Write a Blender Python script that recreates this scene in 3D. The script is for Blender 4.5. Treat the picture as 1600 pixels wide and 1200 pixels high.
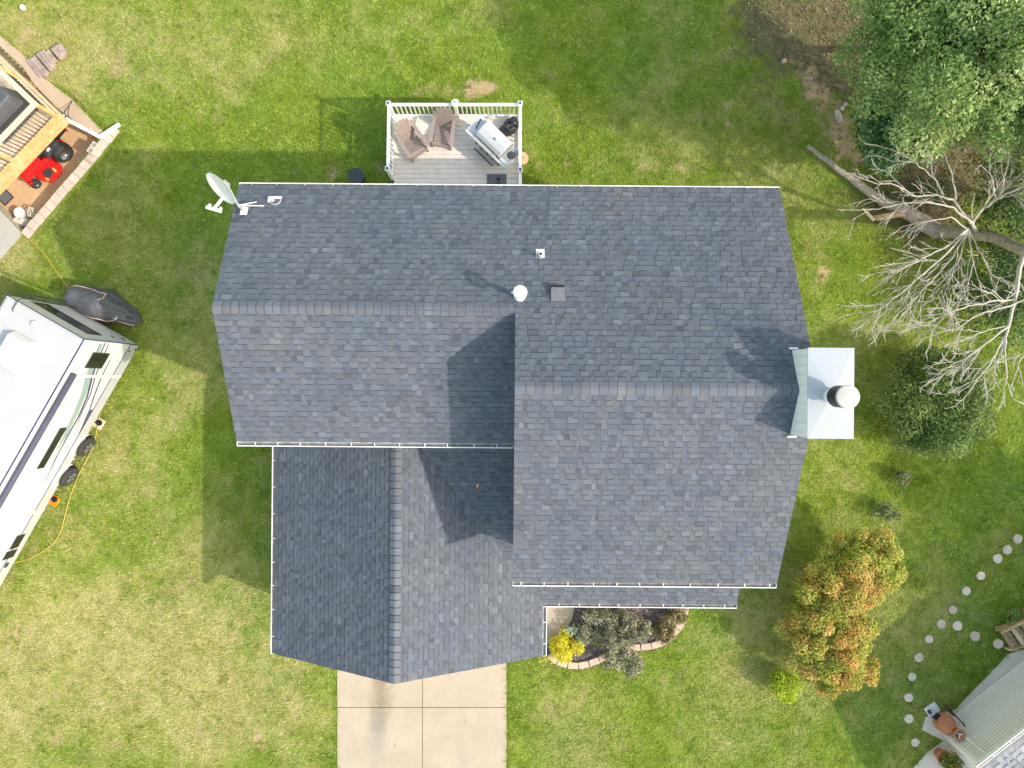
import bpy, bmesh, math, random
import numpy as np
from mathutils import Vector, Matrix

for o in list(bpy.data.objects):
    bpy.data.objects.remove(o)
SC = bpy.context.scene
COL = SC.collection
R = math.radians

# ------------------------------------------------------------------ camera, sky, sun, exposure
H, F = 23.0, 1110.0                      # drone height above the lawn, focal length in photo pixels
cam_d = bpy.data.cameras.new("camera")
cam_d.sensor_width = 36.0
cam_d.lens = F / 1600.0 * 36.0
cam_d.clip_end = 2000.0
cam = bpy.data.objects.new("camera", cam_d)
COL.objects.link(cam)
cam.location = (0, 0, H)
cam.rotation_euler = (0, 0, 0)
SC.camera = cam

SUN_TO = Vector((1.155, -0.475, 1.0)).normalized()
w = bpy.data.worlds.new("World")
SC.world = w
w.use_nodes = True
nt = w.node_tree
bg = nt.nodes["Background"]
sky = nt.nodes.new("ShaderNodeTexSky")
sky.sky_type = 'NISHITA'
sky.sun_disc = False
sky.sun_elevation = math.asin(SUN_TO.z)
sky.sun_rotation = math.atan2(SUN_TO.x, SUN_TO.y)
sky.air_density = 2.2
sky.dust_density = 2.6
sky.ozone_density = 0.6
nt.links.new(sky.outputs[0], bg.inputs[0])
bg.inputs[1].default_value = 0.15
sun_d = bpy.data.lights.new("sun", 'SUN')
sun_d.energy = 2.0
sun_d.angle = R(1.0)
sun_d.color = (1.0, 0.925, 0.83)
sun = bpy.data.objects.new("sun", sun_d)
COL.objects.link(sun)
sun.rotation_euler = (-SUN_TO).to_track_quat('-Z', 'Y').to_euler()
SC.view_settings.view_transform = 'Standard'
SC.view_settings.look = 'None'
SC.view_settings.exposure = 1.04
SC.view_settings.gamma = 1.0
SC.view_settings.use_curve_mapping = False

# ------------------------------------------------------------------ helpers
rng = random.Random(7)
nrg = np.random.default_rng(11)


def P(px, py, z=0.0):
    """World point at height z seen at photo pixel (px, py)."""
    d = (H - z) / F
    return Vector(((px - 800) * d, -(py - 600) * d, z))


def tag(o, label=None, cat=None, group=None, kind=None):
    if label: o["label"] = label
    if cat: o["category"] = cat
    if group: o["group"] = group
    if kind: o["kind"] = kind
    return o


def thing(name, label, cat, loc=(0, 0, 0), rotz=0.0, group=None):
    o = bpy.data.objects.new(name, None)
    o.empty_display_size = 0.2
    COL.objects.link(o)
    o.location = loc
    o.rotation_euler = (0, 0, rotz)
    return tag(o, label, cat, group)


def rootmat(o):
    while o.parent:
        o = o.parent
    return Matrix.Translation(o.location) @ o.rotation_euler.to_matrix().to_4x4()


def np_mesh(name, v, f, mat, parent=None, attr=None, smooth=False, world=False):
    """Fast mesh from arrays: v Nx3, f Mxk; attr {name: per-vertex float array}."""
    v = np.asarray(v, dtype=np.float64)
    f = np.asarray(f, dtype=np.int32)
    if world and parent is not None:
        m = np.array(rootmat(parent).inverted())
        v = v @ m[:3, :3].T + m[:3, 3]
    me = bpy.data.meshes.new(name)
    k = f.shape[1]
    me.vertices.add(len(v)); me.vertices.foreach_set("co", v.astype(np.float32).ravel())
    me.loops.add(f.size); me.loops.foreach_set("vertex_index", f.ravel())
    me.polygons.add(len(f))
    me.polygons.foreach_set("loop_start", np.arange(0, f.size, k, dtype=np.int32))
    me.polygons.foreach_set("loop_total", np.full(len(f), k, dtype=np.int32))
    if attr:
        for nme, arr in attr.items():
            a = me.attributes.new(nme, 'FLOAT', 'POINT')
            a.data.foreach_set("value", np.asarray(arr, dtype=np.float32))
    me.update(calc_edges=True)
    if smooth:
        me.polygons.foreach_set("use_smooth", np.ones(len(f), dtype=bool))
    me.materials.append(mat)
    o = bpy.data.objects.new(name, me)
    COL.objects.link(o)
    if parent is not None:
        o.parent = parent
    return o


class MB:
    """Collects shapes; build() links them as ONE mesh object."""
    def __init__(self):
        self.v, self.f, self.c = [], [], []
        self.M = None
        self.col = (1, 1, 1)

    def add(self, vs, fs):
        n = len(self.v)
        if self.M is not None:
            vs = [self.M @ Vector(p) for p in vs]
        self.v += [tuple(p) for p in vs]
        for f in fs:
            self.f.append(tuple(i + n for i in f))
            self.c.append(self.col)
        return self

    def box(self, c, s, rz=0.0, M=None, taper=1.0):
        x, y, z = s[0] / 2, s[1] / 2, s[2] / 2
        vs = [Vector(p) for p in ((-x, -y, -z), (x, -y, -z), (x, y, -z), (-x, y, -z),
              (-x * taper, -y * taper, z), (x * taper, -y * taper, z), (x * taper, y * taper, z), (-x * taper, y * taper, z))]
        m = M if M is not None else Matrix.Rotation(rz, 3, 'Z')
        vs = [m @ p + Vector(c) for p in vs]
        return self.add(vs, [(3, 2, 1, 0), (4, 5, 6, 7), (0, 1, 5, 4), (1, 2, 6, 5), (2, 3, 7, 6), (3, 0, 4, 7)])

    def bar(self, p, q, w, h, up=(0, 0, 1)):
        """Rectangular bar from p to q, w wide, h tall along up."""
        p, q = Vector(p), Vector(q)
        d = (q - p)
        L = d.length
        d.normalize()
        s = d.cross(Vector(up))
        if s.length < 1e-5:
            s = Vector((1, 0, 0))
        s.normalize()
        u = s.cross(d)
        M = Matrix((d, s, u)).transposed()
        return self.box((p + q) / 2, (L, w, h), M=M)

    def prism(self, poly, z0, z1):
        n = len(poly)
        a = sum(poly[i][0] * poly[(i + 1) % n][1] - poly[(i + 1) % n][0] * poly[i][1] for i in range(n))
        if a < 0:
            poly = poly[::-1]
        vs = [(p[0], p[1], z0) for p in poly] + [(p[0], p[1], z1) for p in poly]
        fs = [tuple(range(n - 1, -1, -1)), tuple(range(n, 2 * n))]
        fs += [(i, (i + 1) % n, n + (i + 1) % n, n + i) for i in range(n)]
        return self.add(vs, fs)

    def hull(self, bottom, top):
        n = len(bottom)
        fs = [tuple(range(n - 1, -1, -1)), tuple(range(n, 2 * n))]
        fs += [(i, (i + 1) % n, n + (i + 1) % n, n + i) for i in range(n)]
        return self.add(list(bottom) + list(top), fs)

    def tube(self, pts, rad, n=8, cap=True):
        pts = [Vector(p) for p in pts]
        if not hasattr(rad, '__len__'):
            rad = [rad] * len(pts)
        vs, fs = [], []
        ref = None
        for i, p in enumerate(pts):
            d = (pts[min(i + 1, len(pts) - 1)] - pts[max(i - 1, 0)])
            if d.length < 1e-9: d = Vector((0, 0, 1))
            d.normalize()
            if ref is None:
                ref = d.orthogonal().normalized()
            s = ref - d * ref.dot(d)
            if s.length < 1e-6: s = d.orthogonal()
            s.normalize(); ref = s
            t = d.cross(s)
            for k in range(n):
                a = 2 * math.pi * k / n
                vs.append(p + (s * math.cos(a) + t * math.sin(a)) * rad[i])
        for i in range(len(pts) - 1):
            for k in range(n):
                fs.append((i * n + k, i * n + (k + 1) % n, (i + 1) * n + (k + 1) % n, (i + 1) * n + k))
        if cap:
            fs.append(tuple(range(n - 1, -1, -1)))
            b = (len(pts) - 1) * n
            fs.append(tuple(range(b, b + n)))
        return self.add(vs, fs)

    def cyl(self, p, q, r0, r1=None, n=16):
        return self.tube([p, q], [r0, r0 if r1 is None else r1], n)

    def lathe(self, prof, c=(0, 0, 0), n=24, M=None, sy=1.0):
        """prof: list of (r, z), bottom to top."""
        vs, fs = [], []
        c = Vector(c)
        for r, z in prof:
            for k in range(n):
                a = 2 * math.pi * k / n
                p = Vector((r * math.cos(a), r * sy * math.sin(a), z))
                vs.append((M @ p if M is not None else p) + c)
        for i in range(len(prof) - 1):
            for k in range(n):
                fs.append((i * n + k, i * n + (k + 1) % n, (i + 1) * n + (k + 1) % n, (i + 1) * n + k))
        fs.append(tuple(range(n - 1, -1, -1)))
        b = (len(prof) - 1) * n
        fs.append(tuple(range(b, b + n)))
        return self.add(vs, fs)

    def ribbon(self, pts, w, n, t=0.004):
        """Flat strip following pts with half-widths w, facing n, t thick."""
        pts = [Vector(p) for p in pts]
        if not hasattr(w, '__len__'): w = [w] * len(pts)
        n = Vector(n).normalized()
        for i in range(len(pts) - 1):
            d0 = (pts[min(i + 1, len(pts) - 1)] - pts[max(i - 1, 0)]).normalized()
            d1 = (pts[min(i + 2, len(pts) - 1)] - pts[i]).normalized()
            s0 = d0.cross(n).normalized() * w[i]; s1 = d1.cross(n).normalized() * w[i + 1]
            a, b = pts[i], pts[i + 1]
            bot = [a - s0, a + s0, b + s1, b - s1]
            self.hull(bot, [p + n * t for p in bot])
        return self

    def build(self, name, mat, parent=None, smooth=False, bevel=0.0, world=False, seg=2, angle=None):
        me = bpy.data.meshes.new(name)
        vs = self.v
        if world and parent is not None:
            im = rootmat(parent).inverted()
            vs = [tuple(im @ Vector(p)) for p in vs]
        me.from_pydata(vs, [], self.f)
        if any(c != (1, 1, 1) for c in self.c):
            a = me.attributes.new("col", 'FLOAT_COLOR', 'CORNER')
            arr = np.ones((len(me.loops), 4), dtype=np.float32)
            i = 0
            for f, c in zip(self.f, self.c):
                arr[i:i + len(f), :3] = c
                i += len(f)
            a.data.foreach_set("color", arr.ravel())
        me.update()
        bm = bmesh.new(); bm.from_mesh(me)
        bmesh.ops.recalc_face_normals(bm, faces=bm.faces)
        if angle is not None:
            for e in bm.edges:
                e.smooth = len(e.link_faces) == 2 and e.calc_face_angle(0) < R(angle)
        bm.to_mesh(me); bm.free()
        if smooth or angle is not None:
            for p in me.polygons: p.use_smooth = True
        me.materials.append(mat)
        o = bpy.data.objects.new(name, me)
        COL.objects.link(o)
        if parent is not None:
            o.parent = parent
        if bevel:
            b = o.modifiers.new("bevel", 'BEVEL'); b.width = bevel; b.segments = seg; b.limit_method = 'ANGLE'
        return o


def dup(root, loc, rotz, label, name=None):
    """A copy of a thing with copies of its parts and sub-parts."""
    r = root.copy(); COL.objects.link(r)
    r.location = loc; r.rotation_euler = (0, 0, rotz); r["label"] = label
    for ch in [c for c in root.children]:
        c = ch.copy(); COL.objects.link(c); c.parent = r
        for g in [g for g in ch.children]:
            d = g.copy(); COL.objects.link(d); d.parent = c
    return r


# value noise for the lawn and for shapes
_lat = np.random.default_rng(3).random((64, 64))


def vnoise(x, y, s, seed=0):
    x = np.asarray(x) * s + seed * 17.31 + 1000; y = np.asarray(y) * s + seed * 9.77 + 1000
    i = np.floor(x).astype(int); j = np.floor(y).astype(int)
    u = x - i; v = y - j
    u = u * u * (3 - 2 * u); v = v * v * (3 - 2 * v)
    a = _lat[i % 64, j % 64]; b = _lat[(i + 1) % 64, j % 64]
    c = _lat[i % 64, (j + 1) % 64]; d = _lat[(i + 1) % 64, (j + 1) % 64]
    return (a * (1 - u) + b * u) * (1 - v) + (c * (1 - u) + d * u) * v


def fbm(x, y, s, seed=0, o=4):
    t, a, n = 0, 1.0, 0
    for k in range(o):
        t = t + vnoise(x, y, s * 2 ** k, seed + k * 3) * a; n += a; a *= 0.55
    return t / n


def inpoly(x, y, poly):
    c = np.zeros(np.shape(x), dtype=bool)
    n = len(poly)
    for i in range(n):
        x0, y0 = poly[i][0], poly[i][1]; x1, y1 = poly[(i + 1) % n][0], poly[(i + 1) % n][1]
        if y0 == y1: continue
        m = ((y0 > y) != (y1 > y)) & (x < (x1 - x0) * (y - y0) / (y1 - y0) + x0)
        c ^= m
    return c


# ------------------------------------------------------------------ materials
def mat_base(name):
    m = bpy.data.materials.new(name)
    m.use_nodes = True
    return m, m.node_tree, m.node_tree.nodes["Principled BSDF"]


def nd(t, typ, **kw):
    n = t.nodes.new(typ)
    for k, v in kw.items():
        setattr(n, k, v)
    return n


def noise(t, scale, detail=4, rough=0.6, coord='Object', dist=0.0):
    tc = nd(t, "ShaderNodeTexCoord")
    n = nd(t, "ShaderNodeTexNoise")
    n.inputs["Scale"].default_value = scale
    n.inputs["Detail"].default_value = detail
    n.inputs["Roughness"].default_value = rough
    n.inputs["Distortion"].default_value = dist
    t.links.new(tc.outputs[coord], n.inputs["Vector"])
    return n


def ramp(t, src, stops):
    r = nd(t, "ShaderNodeValToRGB")
    while len(r.color_ramp.elements) < len(stops):
        r.color_ramp.elements.new(0.5)
    for e, (p, c) in zip(r.color_ramp.elements, stops):
        e.position = p
        e.color = (c[0], c[1], c[2], 1) if hasattr(c, '__len__') else (c, c, c, 1)
    t.links.new(src, r.inputs[0])
    return r


def mixc(t, fac, a, b, mode='MIX'):
    n = nd(t, "ShaderNodeMix", data_type='RGBA', blend_type=mode)
    def put(s, v):
        if hasattr(v, 'is_linked') or hasattr(v, 'links'): t.links.new(v, s)
        elif hasattr(v, '__len__'): s.default_value = (v[0], v[1], v[2], 1)
        else: s.default_value = v
    put(n.inputs[0], fac); put(n.inputs[6], a); put(n.inputs[7], b)
    return n.outputs[2]


def bumpn(t, bsdf, h, strength=0.3, dist=0.02):
    b = nd(t, "ShaderNodeBump")
    b.inputs["Strength"].default_value = strength
    b.inputs["Distance"].default_value = dist
    t.links.new(h, b.inputs["Height"])
    t.links.new(b.outputs[0], bsdf.inputs["Normal"])


def pm(name, col, rough=0.65, var=0.15, scale=6.0, bump=0.0, bscale=60.0, metal=0.0, spec=0.35, dirt=None, dirt_amt=0.3, dscale=1.2):
    """Plain surface: colour with mottling, optional dirt blotches and fine relief."""
    m, t, b = mat_base(name)
    n = noise(t, scale)
    lo = [c * (1 - var) for c in col]; hi = [min(1, c * (1 + var)) for c in col]
    out = ramp(t, n.outputs[0], [(0.3, lo), (0.7, hi)]).outputs[0]
    if dirt is not None:
        n2 = noise(t, dscale, 6, 0.7)
        k = ramp(t, n2.outputs[0], [(0.5, 0.0), (0.72, dirt_amt)]).outputs[0]
        out = mixc(t, k, out, dirt)
    t.links.new(out, b.inputs["Base Color"])
    b.inputs["Roughness"].default_value = rough
    b.inputs["Metallic"].default_value = metal
    b.inputs["Specular IOR Level"].default_value = spec
    if bump:
        n3 = noise(t, bscale, 3)
        bumpn(t, b, n3.outputs[0], bump, 0.01)
    return m


def leafm(name, stops, trans=0.25, rough=0.55, patch=None, pscale=1.0):
    """Leaves: colour by per-leaf 'rnd'; optional second palette in patches."""
    m, t, b = mat_base(name)
    a = nd(t, "ShaderNodeAttribute", attribute_name="rnd")
    out = ramp(t, a.outputs["Fac"], stops).outputs[0]
    if patch:
        p = nd(t, "ShaderNodeAttribute", attribute_name="mixf")
        out2 = ramp(t, a.outputs["Fac"], patch).outputs[0]
        out = mixc(t, p.outputs["Fac"], out, out2)
    t.links.new(out, b.inputs["Base Color"])
    b.inputs["Roughness"].default_value = rough
    b.inputs["Specular IOR Level"].default_value = 0.3
    tr = nd(t, "ShaderNodeBsdfTranslucent")
    t.links.new(out, tr.inputs[0])
    mx = nd(t, "ShaderNodeMixShader")
    mx.inputs[0].default_value = trans
    t.links.new(b.outputs[0], mx.inputs[1]); t.links.new(tr.outputs[0], mx.inputs[2])
    t.links.new(mx.outputs[0], t.nodes["Material Output"].inputs[0])
    return m


M = {}
M['white'] = pm("white_paint", (0.80, 0.80, 0.79), 0.45, 0.03, 4, dirt=(0.45, 0.43, 0.4), dirt_amt=0.15)
M['vinyl'] = pm("white_vinyl", (0.83, 0.82, 0.80), 0.4, 0.03, 3, dirt=(0.5, 0.48, 0.43), dirt_amt=0.2)
M['siding'] = pm("white_siding", (0.87, 0.83, 0.79), 0.5, 0.03, 3, dirt=(0.6, 0.58, 0.53), dirt_amt=0.25)
M['galv'] = pm("pale_sheet_metal", (0.70, 0.73, 0.75), 0.45, 0.05, 2.5, dirt=(0.5, 0.47, 0.42), dirt_amt=0.2)
M['black'] = pm("black_plastic", (0.018, 0.018, 0.02), 0.5, 0.2, 20)
M['rubber'] = pm("tyre_rubber", (0.045, 0.043, 0.04), 0.8, 0.3, 12, bump=0.2)
M['dark'] = pm("dark_grey_plastic", (0.05, 0.052, 0.06), 0.5, 0.2, 15)
M['grey'] = pm("grey_paint", (0.30, 0.31, 0.33), 0.5, 0.08, 8)
M['steel'] = pm("steel", (0.55, 0.56, 0.58), 0.32, 0.1, 10, metal=0.8)
M['glass'] = pm("dark_glass", (0.012, 0.016, 0.016), 0.08, 0.3, 3, spec=0.6)
M['wood'] = pm("yellow_lumber", (0.62, 0.40, 0.17), 0.7, 0.25, 7, bump=0.15, dirt=(0.72, 0.55, 0.34), dirt_amt=0.8, dscale=2.0)
M['palewood'] = pm("pale_lumber", (0.68, 0.53, 0.37), 0.7, 0.18, 7, bump=0.15)
M['oldwood'] = pm("weathered_brown_lumber", (0.42, 0.29, 0.17), 0.8, 0.3, 9, bump=0.3)
M['brownplastic'] = pm("brown_resin", (0.30, 0.235, 0.21), 0.6, 0.16, 12)
M['red'] = pm("red_paint", (0.62, 0.02, 0.02), 0.3, 0.12, 8, spec=0.5)
M['orange'] = pm("orange_plastic", (0.85, 0.26, 0.02), 0.5, 0.1, 10)
M['yellow'] = pm("yellow_cord", (0.66, 0.46, 0.06), 0.5, 0.08, 10)
M['terracotta'] = pm("terracotta", (0.50, 0.19, 0.095), 0.75, 0.18, 9, bump=0.15, dirt=(0.55, 0.33, 0.24), dirt_amt=0.4, dscale=5)
M['bark'] = pm("dead_bark", (0.335, 0.285, 0.235), 0.9, 0.35, 10, bump=0.7, bscale=25)
M['twig'] = pm("bleached_twigs", (0.50, 0.46, 0.405), 0.85, 0.25, 3)
M['livebark'] = pm("brown_bark", (0.13, 0.10, 0.07), 0.9, 0.3, 10, bump=0.6, bscale=30)
M['rv'] = pm("trailer_gel_coat", (0.60, 0.60, 0.595), 0.35, 0.02, 1.5, spec=0.5, dirt=(0.6, 0.58, 0.54), dirt_amt=0.15)
M['rvroof'] = pm("trailer_membrane_roof", (0.455, 0.455, 0.45), 0.6, 0.03, 2.5, dirt=(0.58, 0.56, 0.52), dirt_amt=0.35, dscale=1.6)
M['rvgrey'] = pm("trailer_grey_skirt", (0.44, 0.44, 0.44), 0.4, 0.05, 2)
M['navy'] = pm("navy_stripe", (0.045, 0.055, 0.13), 0.35, 0.08, 4)
M['slateblue'] = pm("slate_blue_fabric", (0.075, 0.08, 0.125), 0.7, 0.1, 4)
M['teal'] = pm("pale_teal_stripe", (0.25, 0.33, 0.32), 0.4, 0.06, 4)
M['tarp'] = pm("charcoal_tarp", (0.10, 0.102, 0.115), 0.55, 0.2, 5, bump=0.9, bscale=9)
M['piping'] = pm("cream_orange_piping", (0.75, 0.55, 0.42), 0.6, 0.2, 20)
M['blackbag'] = pm("black_bag", (0.03, 0.032, 0.037), 0.3, 0.4, 14, bump=0.5, bscale=18, spec=0.5)
M['mat'] = pm("grey_mat", (0.14, 0.14, 0.155), 0.9, 0.15, 30, bump=0.3)

# ------------------------------------------------------------------ the lawn: fields shared by soil and blades
def pxpoly(pts, z=0.0):
    return [tuple(P(a, b, z)[:2]) for a, b in pts]

HOLE = pxpoly([(157, 214), (36, 364), (0, 327), (-80, 250), (-260, 60), (-140, 0), (-86, 4), (-6, 68), (38, 109), (54, 134), (92, 173)])
DRIVE = [(-5.657, -7.3), (-0.186, -7.3), (-0.186, -30.0), (-5.657, -30.0)]
NSLAB = pxpoly([(-300, 250), (-80, 254), (0, 328), (32, 362), (31, 371), (0, 405), (-60, 470), (-300, 520)])
NPAVE = pxpoly([(1760, 985), (1600, 1014), (1574, 1022), (1564, 1034), (1492, 1108), (1446, 1120), (1440, 1140), (1474, 1157), (1450, 1174), (1426, 1200), (1390, 1270), (1760, 1420)])
KERB = pxpoly([(187, 196), (163, 206), (110, 152), (64, 118), (46, 94), (0, 54), (-80, -10), (-120, 10), (0, 108), (60, 152), (152, 218)])
WALLB = pxpoly([(197, 197), (46, 378), (30, 366), (150, 216), (180, 190)])
BED = pxpoly([(852, 948), (852, 1018), (862, 1030), (882, 1041), (905, 1045), (930, 1040), (955, 1028), (985, 1018), (1010, 1016), (1035, 1010), (1054, 997), (1068, 978), (1075, 952), (1075, 930), (852, 930)])
HOUSE = [(-6.3, 4.4), (6.1, 4.4), (6.1, -4.5), (0.6, -4.5), (0.6, -7.3), (-6.4, -7.3)]
STEPS_L = pxpoly([(48, 92), (60, 78), (88, 70), (104, 74), (96, 90), (64, 119)])
NOGRASS = [HOLE, DRIVE, NSLAB, NPAVE, KERB, WALLB, BED, HOUSE, STEPS_L]

SOILB = [(193, 113, 16, 12, .8), (735, 148, 26, 12, .9), (757, 140, 12, 14, .8), (690, 143, 14, 8, .6), (660, 142, 10, 6, .45), (528, 270, 20, 14, .75),
         (1282, 421, 15, 17, 1.0), (1062, 257, 9, 12, .7), (1012, 262, 20, 9, .55), (885, 250, 12, 8, .6), (865, 181, 10, 6, .6), (1131, 161, 9, 8, .8), (1139, 189, 8, 5, .6),
         (1266, 128, 14, 30, .75), (1290, 160, 18, 26, .85), (1318, 212, 22, 38, 1.1), (1345, 245, 20, 20, .9), (1250, 112, 12, 18, .6), (1180, 120, 14, 10, .3),
         (290, 193, 7, 6, .9), (325, 352, 7, 6, .8), (291, 316, 6, 5, .7), (142, 308, 6, 6, .8), (330, 385, 6, 5, .6), (405, 1165, 10, 34, .7), (385, 995, 20, 14, .35),
         (105, 800, 16, 10, .5), (120, 165, 8, 8, .4), (40, 55, 25, 16, .35), (330, 230, 10, 8, .3), (840, 265, 8, 8, .6), (452, 285, 16, 6, .35), (915, 290, 14, 5, .5), (1180, 282, 14, 6, .35),
         (1300, 255, 20, 16, .25), (60, 860, 22, 14, .45), (245, 655, 16, 12, .25), (600, 262, 16, 16, .4), (1222, 60, 16, 12, .35), (1563, 1036, 14, 12, .45), (1398, 940, 10, 8, .2),
         (60, 1058, 14, 9, .5), (98, 1082, 12, 9, .5), (132, 1074, 12, 8, .5), (78, 1158, 22, 12, .5), (206, 1094, 14, 9, .5), (240, 1050, 9, 6, .4), (290, 1082, 12, 14, .42), (185, 1116, 12, 8, .42), (20, 1030, 14, 10, .45), (120, 1040, 8, 14, .4), (30, 990, 14, 10, .4), (400, 1130, 10, 12, .5), (230, 1150, 16, 10, .4), (350, 1045, 14, 10, .3), (15, 1120, 12, 16, .4)]
DRYB = [(150, 1050, 190, 130, 1.0), (330, 1120, 130, 120, .6), (60, 960, 120, 90, .65), (30, 1150, 90, 80, .5), (80, 60, 140, 80, .5), (260, 110, 140, 60, .35), (190, 760, 70, 120, .45), (90, 840, 60, 50, .5),
        (250, 640, 60, 80, .3), (1320, 690, 50, 90, .45), (1290, 620, 30, 60, .3), (1180, 1060, 130, 90, .30), (1000, 1150, 120, 60, .12), (400, 940, 60, 50, .3), (420, 60, 180, 60, .25),
        (1270, 430, 40, 80, .35), (1000, 250, 120, 30, .25), (20, 400, 60, 40, .4), (1330, 800, 60, 40, .2), (50, 520, 30, 30, .3), (740, 60, 120, 60, .12), (480, 1150, 60, 80, .45)]
LITTERB = [(1235, 45, 70, 55, 1.0), (1290, 90, 70, 70, 1.05), (1330, 40, 70, 60, .9), (1400, 290, 70, 50, 1.0), (1480, 260, 80, 60, 1.0), (1450, 350, 60, 40, .8), (1560, 250, 80, 80, .9), (1185, 30, 50, 40, .6), (1400, 380, 60, 40, .4), (1340, 130, 40, 50, .7), (1500, 60, 150, 120, .9)]


def blobs(x, y, L, edge=0.0, seed=0):
    px = 800 + x * F / H; py = 600 - y * F / H
    if edge:
        px = px + (fbm(x, y, 2.2, seed) - .5) * edge; py = py + (fbm(x, y, 2.2, seed + 5) - .5) * edge
    t = np.zeros(np.shape(x))
    for a, b, rx, ry, s in L:
        t = t + s * np.exp(-(((px - a) / rx) ** 2 + ((py - b) / ry) ** 2))
    return t


def lawn_fields(x, y):
    n1 = fbm(x, y, 0.35, 1); n2 = fbm(x, y, 1.6, 4); n3 = fbm(x, y, 5.0, 7, 3)
    soil = blobs(x, y, SOILB, 46, 2)
    soil = np.clip((soil - .26 + (n3 - .5) * .9 + (n2 - .5) * .5) * 1.9, 0, .95)
    dry = blobs(x, y, DRYB, 60, 3)
    dry = np.clip(.14 + dry * .98 + (n1 - .5) * 1.4 + (n2 - .5) * .75 + (n3 - .5) * .5, 0, 1)
    lit = np.clip((blobs(x, y, LITTERB, 50, 9) + (n2 - .5) * 1.1 + (n3 - .5) * .9 - .32) * 1.25, 0, .92)
    far = np.clip((np.hypot(x, y) - 22) / 10, 0, 1)
    return soil * (1 - far), dry, lit * (1 - far)


def lawn_material(name, blade):
    m, t, b = mat_base(name)
    at = lambda s: nd(t, "ShaderNodeAttribute", attribute_name=s).outputs["Fac"]
    n = noise(t, 2.6, 5, 0.65)
    if blade:
        g = ramp(t, at("rnd"), [(0, (0.128, 0.210, 0.014)), (.45, (0.240, 0.340, 0.030)), (1, (0.40, 0.485, 0.074))]).outputs[0]
        s = ramp(t, at("rnd"), [(0, (0.34, 0.335, 0.072)), (.6, (0.53, 0.49, 0.185)), (1, (0.68, 0.61, 0.33))]).outputs[0]
        l = ramp(t, at("rnd"), [(0, (0.085, 0.075, 0.035)), (.6, (0.15, 0.125, 0.06)), (1, (0.30, 0.22, 0.13))]).outputs[0]
        e = ramp(t, at("rnd"), [(0, (0.22, 0.22, 0.07)), (1, (0.50, 0.39, 0.22))]).outputs[0]
    else:
        g = ramp(t, n.outputs[0], [(.3, (0.14, 0.195, 0.014)), (.7, (0.215, 0.275, 0.028))]).outputs[0]
        s = ramp(t, n.outputs[0], [(.3, (0.30, 0.28, 0.09)), (.7, (0.46, 0.41, 0.18))]).outputs[0]
        l = ramp(t, n.outputs[0], [(.3, (0.12, 0.10, 0.055)), (.7, (0.20, 0.165, 0.09))]).outputs[0]
        n4 = noise(t, 14, 5, .7)
        e = ramp(t, n4.outputs[0], [(.3, (0.36, 0.235, 0.125)), (.7, (0.56, 0.40, 0.25))]).outputs[0]
    n6 = noise(t, .33, 4, .6)
    g = mixc(t, ramp(t, n6.outputs[0], [(.42, 0.0), (.66, .55)]).outputs[0], g, mixc(t, 1.0, g, (.82, 1.0, 1.6), 'MULTIPLY'))
    c = mixc(t, at("dry"), g, s)
    c = mixc(t, at("litter"), c, l)
    c = mixc(t, at("soil"), c, e)
    t.links.new(c, b.inputs["Base Color"])
    b.inputs["Roughness"].default_value = 0.8
    b.inputs["Specular IOR Level"].default_value = 0.15
    if blade:
        tr = nd(t, "ShaderNodeBsdfTranslucent"); t.links.new(c, tr.inputs[0])
        mx = nd(t, "ShaderNodeMixShader"); mx.inputs[0].default_value = 0.25
        t.links.new(b.outputs[0], mx.inputs[1]); t.links.new(tr.outputs[0], mx.inputs[2])
        t.links.new(mx.outputs[0], t.nodes["Material Output"].inputs[0])
    else:
        n5 = noise(t, 40, 4, .7)
        bumpn(t, b, n5.outputs[0], 0.7, 0.03)
    return m


def axis(lo, hi, step):
    mid = np.arange(lo, hi + step / 2, step)
    g, d = [], step
    while sum(g) < 700:
        d *= 1.35; g.append(d)
    out = np.cumsum(g)
    return np.concatenate([(lo - out)[::-1], mid, hi + out])

gx = axis(-18, 18, 0.12); gy = axis(-14, 14, 0.12)
X, Y = np.meshgrid(gx, gy)
so, dr, li = lawn_fields(X, Y)
nx, ny = len(gx), len(gy)
idx = np.arange(nx * ny).reshape(ny, nx)
q = np.stack([idx[:-1, :-1], idx[:-1, 1:], idx[1:, 1:], idx[1:, :-1]], -1).reshape(-1, 4)
cx = (X[:-1, :-1] + X[1:, 1:]).ravel() / 2; cy = (Y[:-1, :-1] + Y[1:, 1:]).ravel() / 2
q = q[~inpoly(cx, cy, HOLE)]
Z = (fbm(X, Y, 1.3, 20) - .5) * 0.03
ground = np_mesh("lawn_ground", np.stack([X.ravel(), Y.ravel(), Z.ravel() - 0.015], -1), q, lawn_material("lawn_soil", False),
                 attr={"soil": so.ravel(), "dry": dr.ravel(), "litter": li.ravel()}, smooth=True)
tag(ground, kind="structure")

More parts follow.
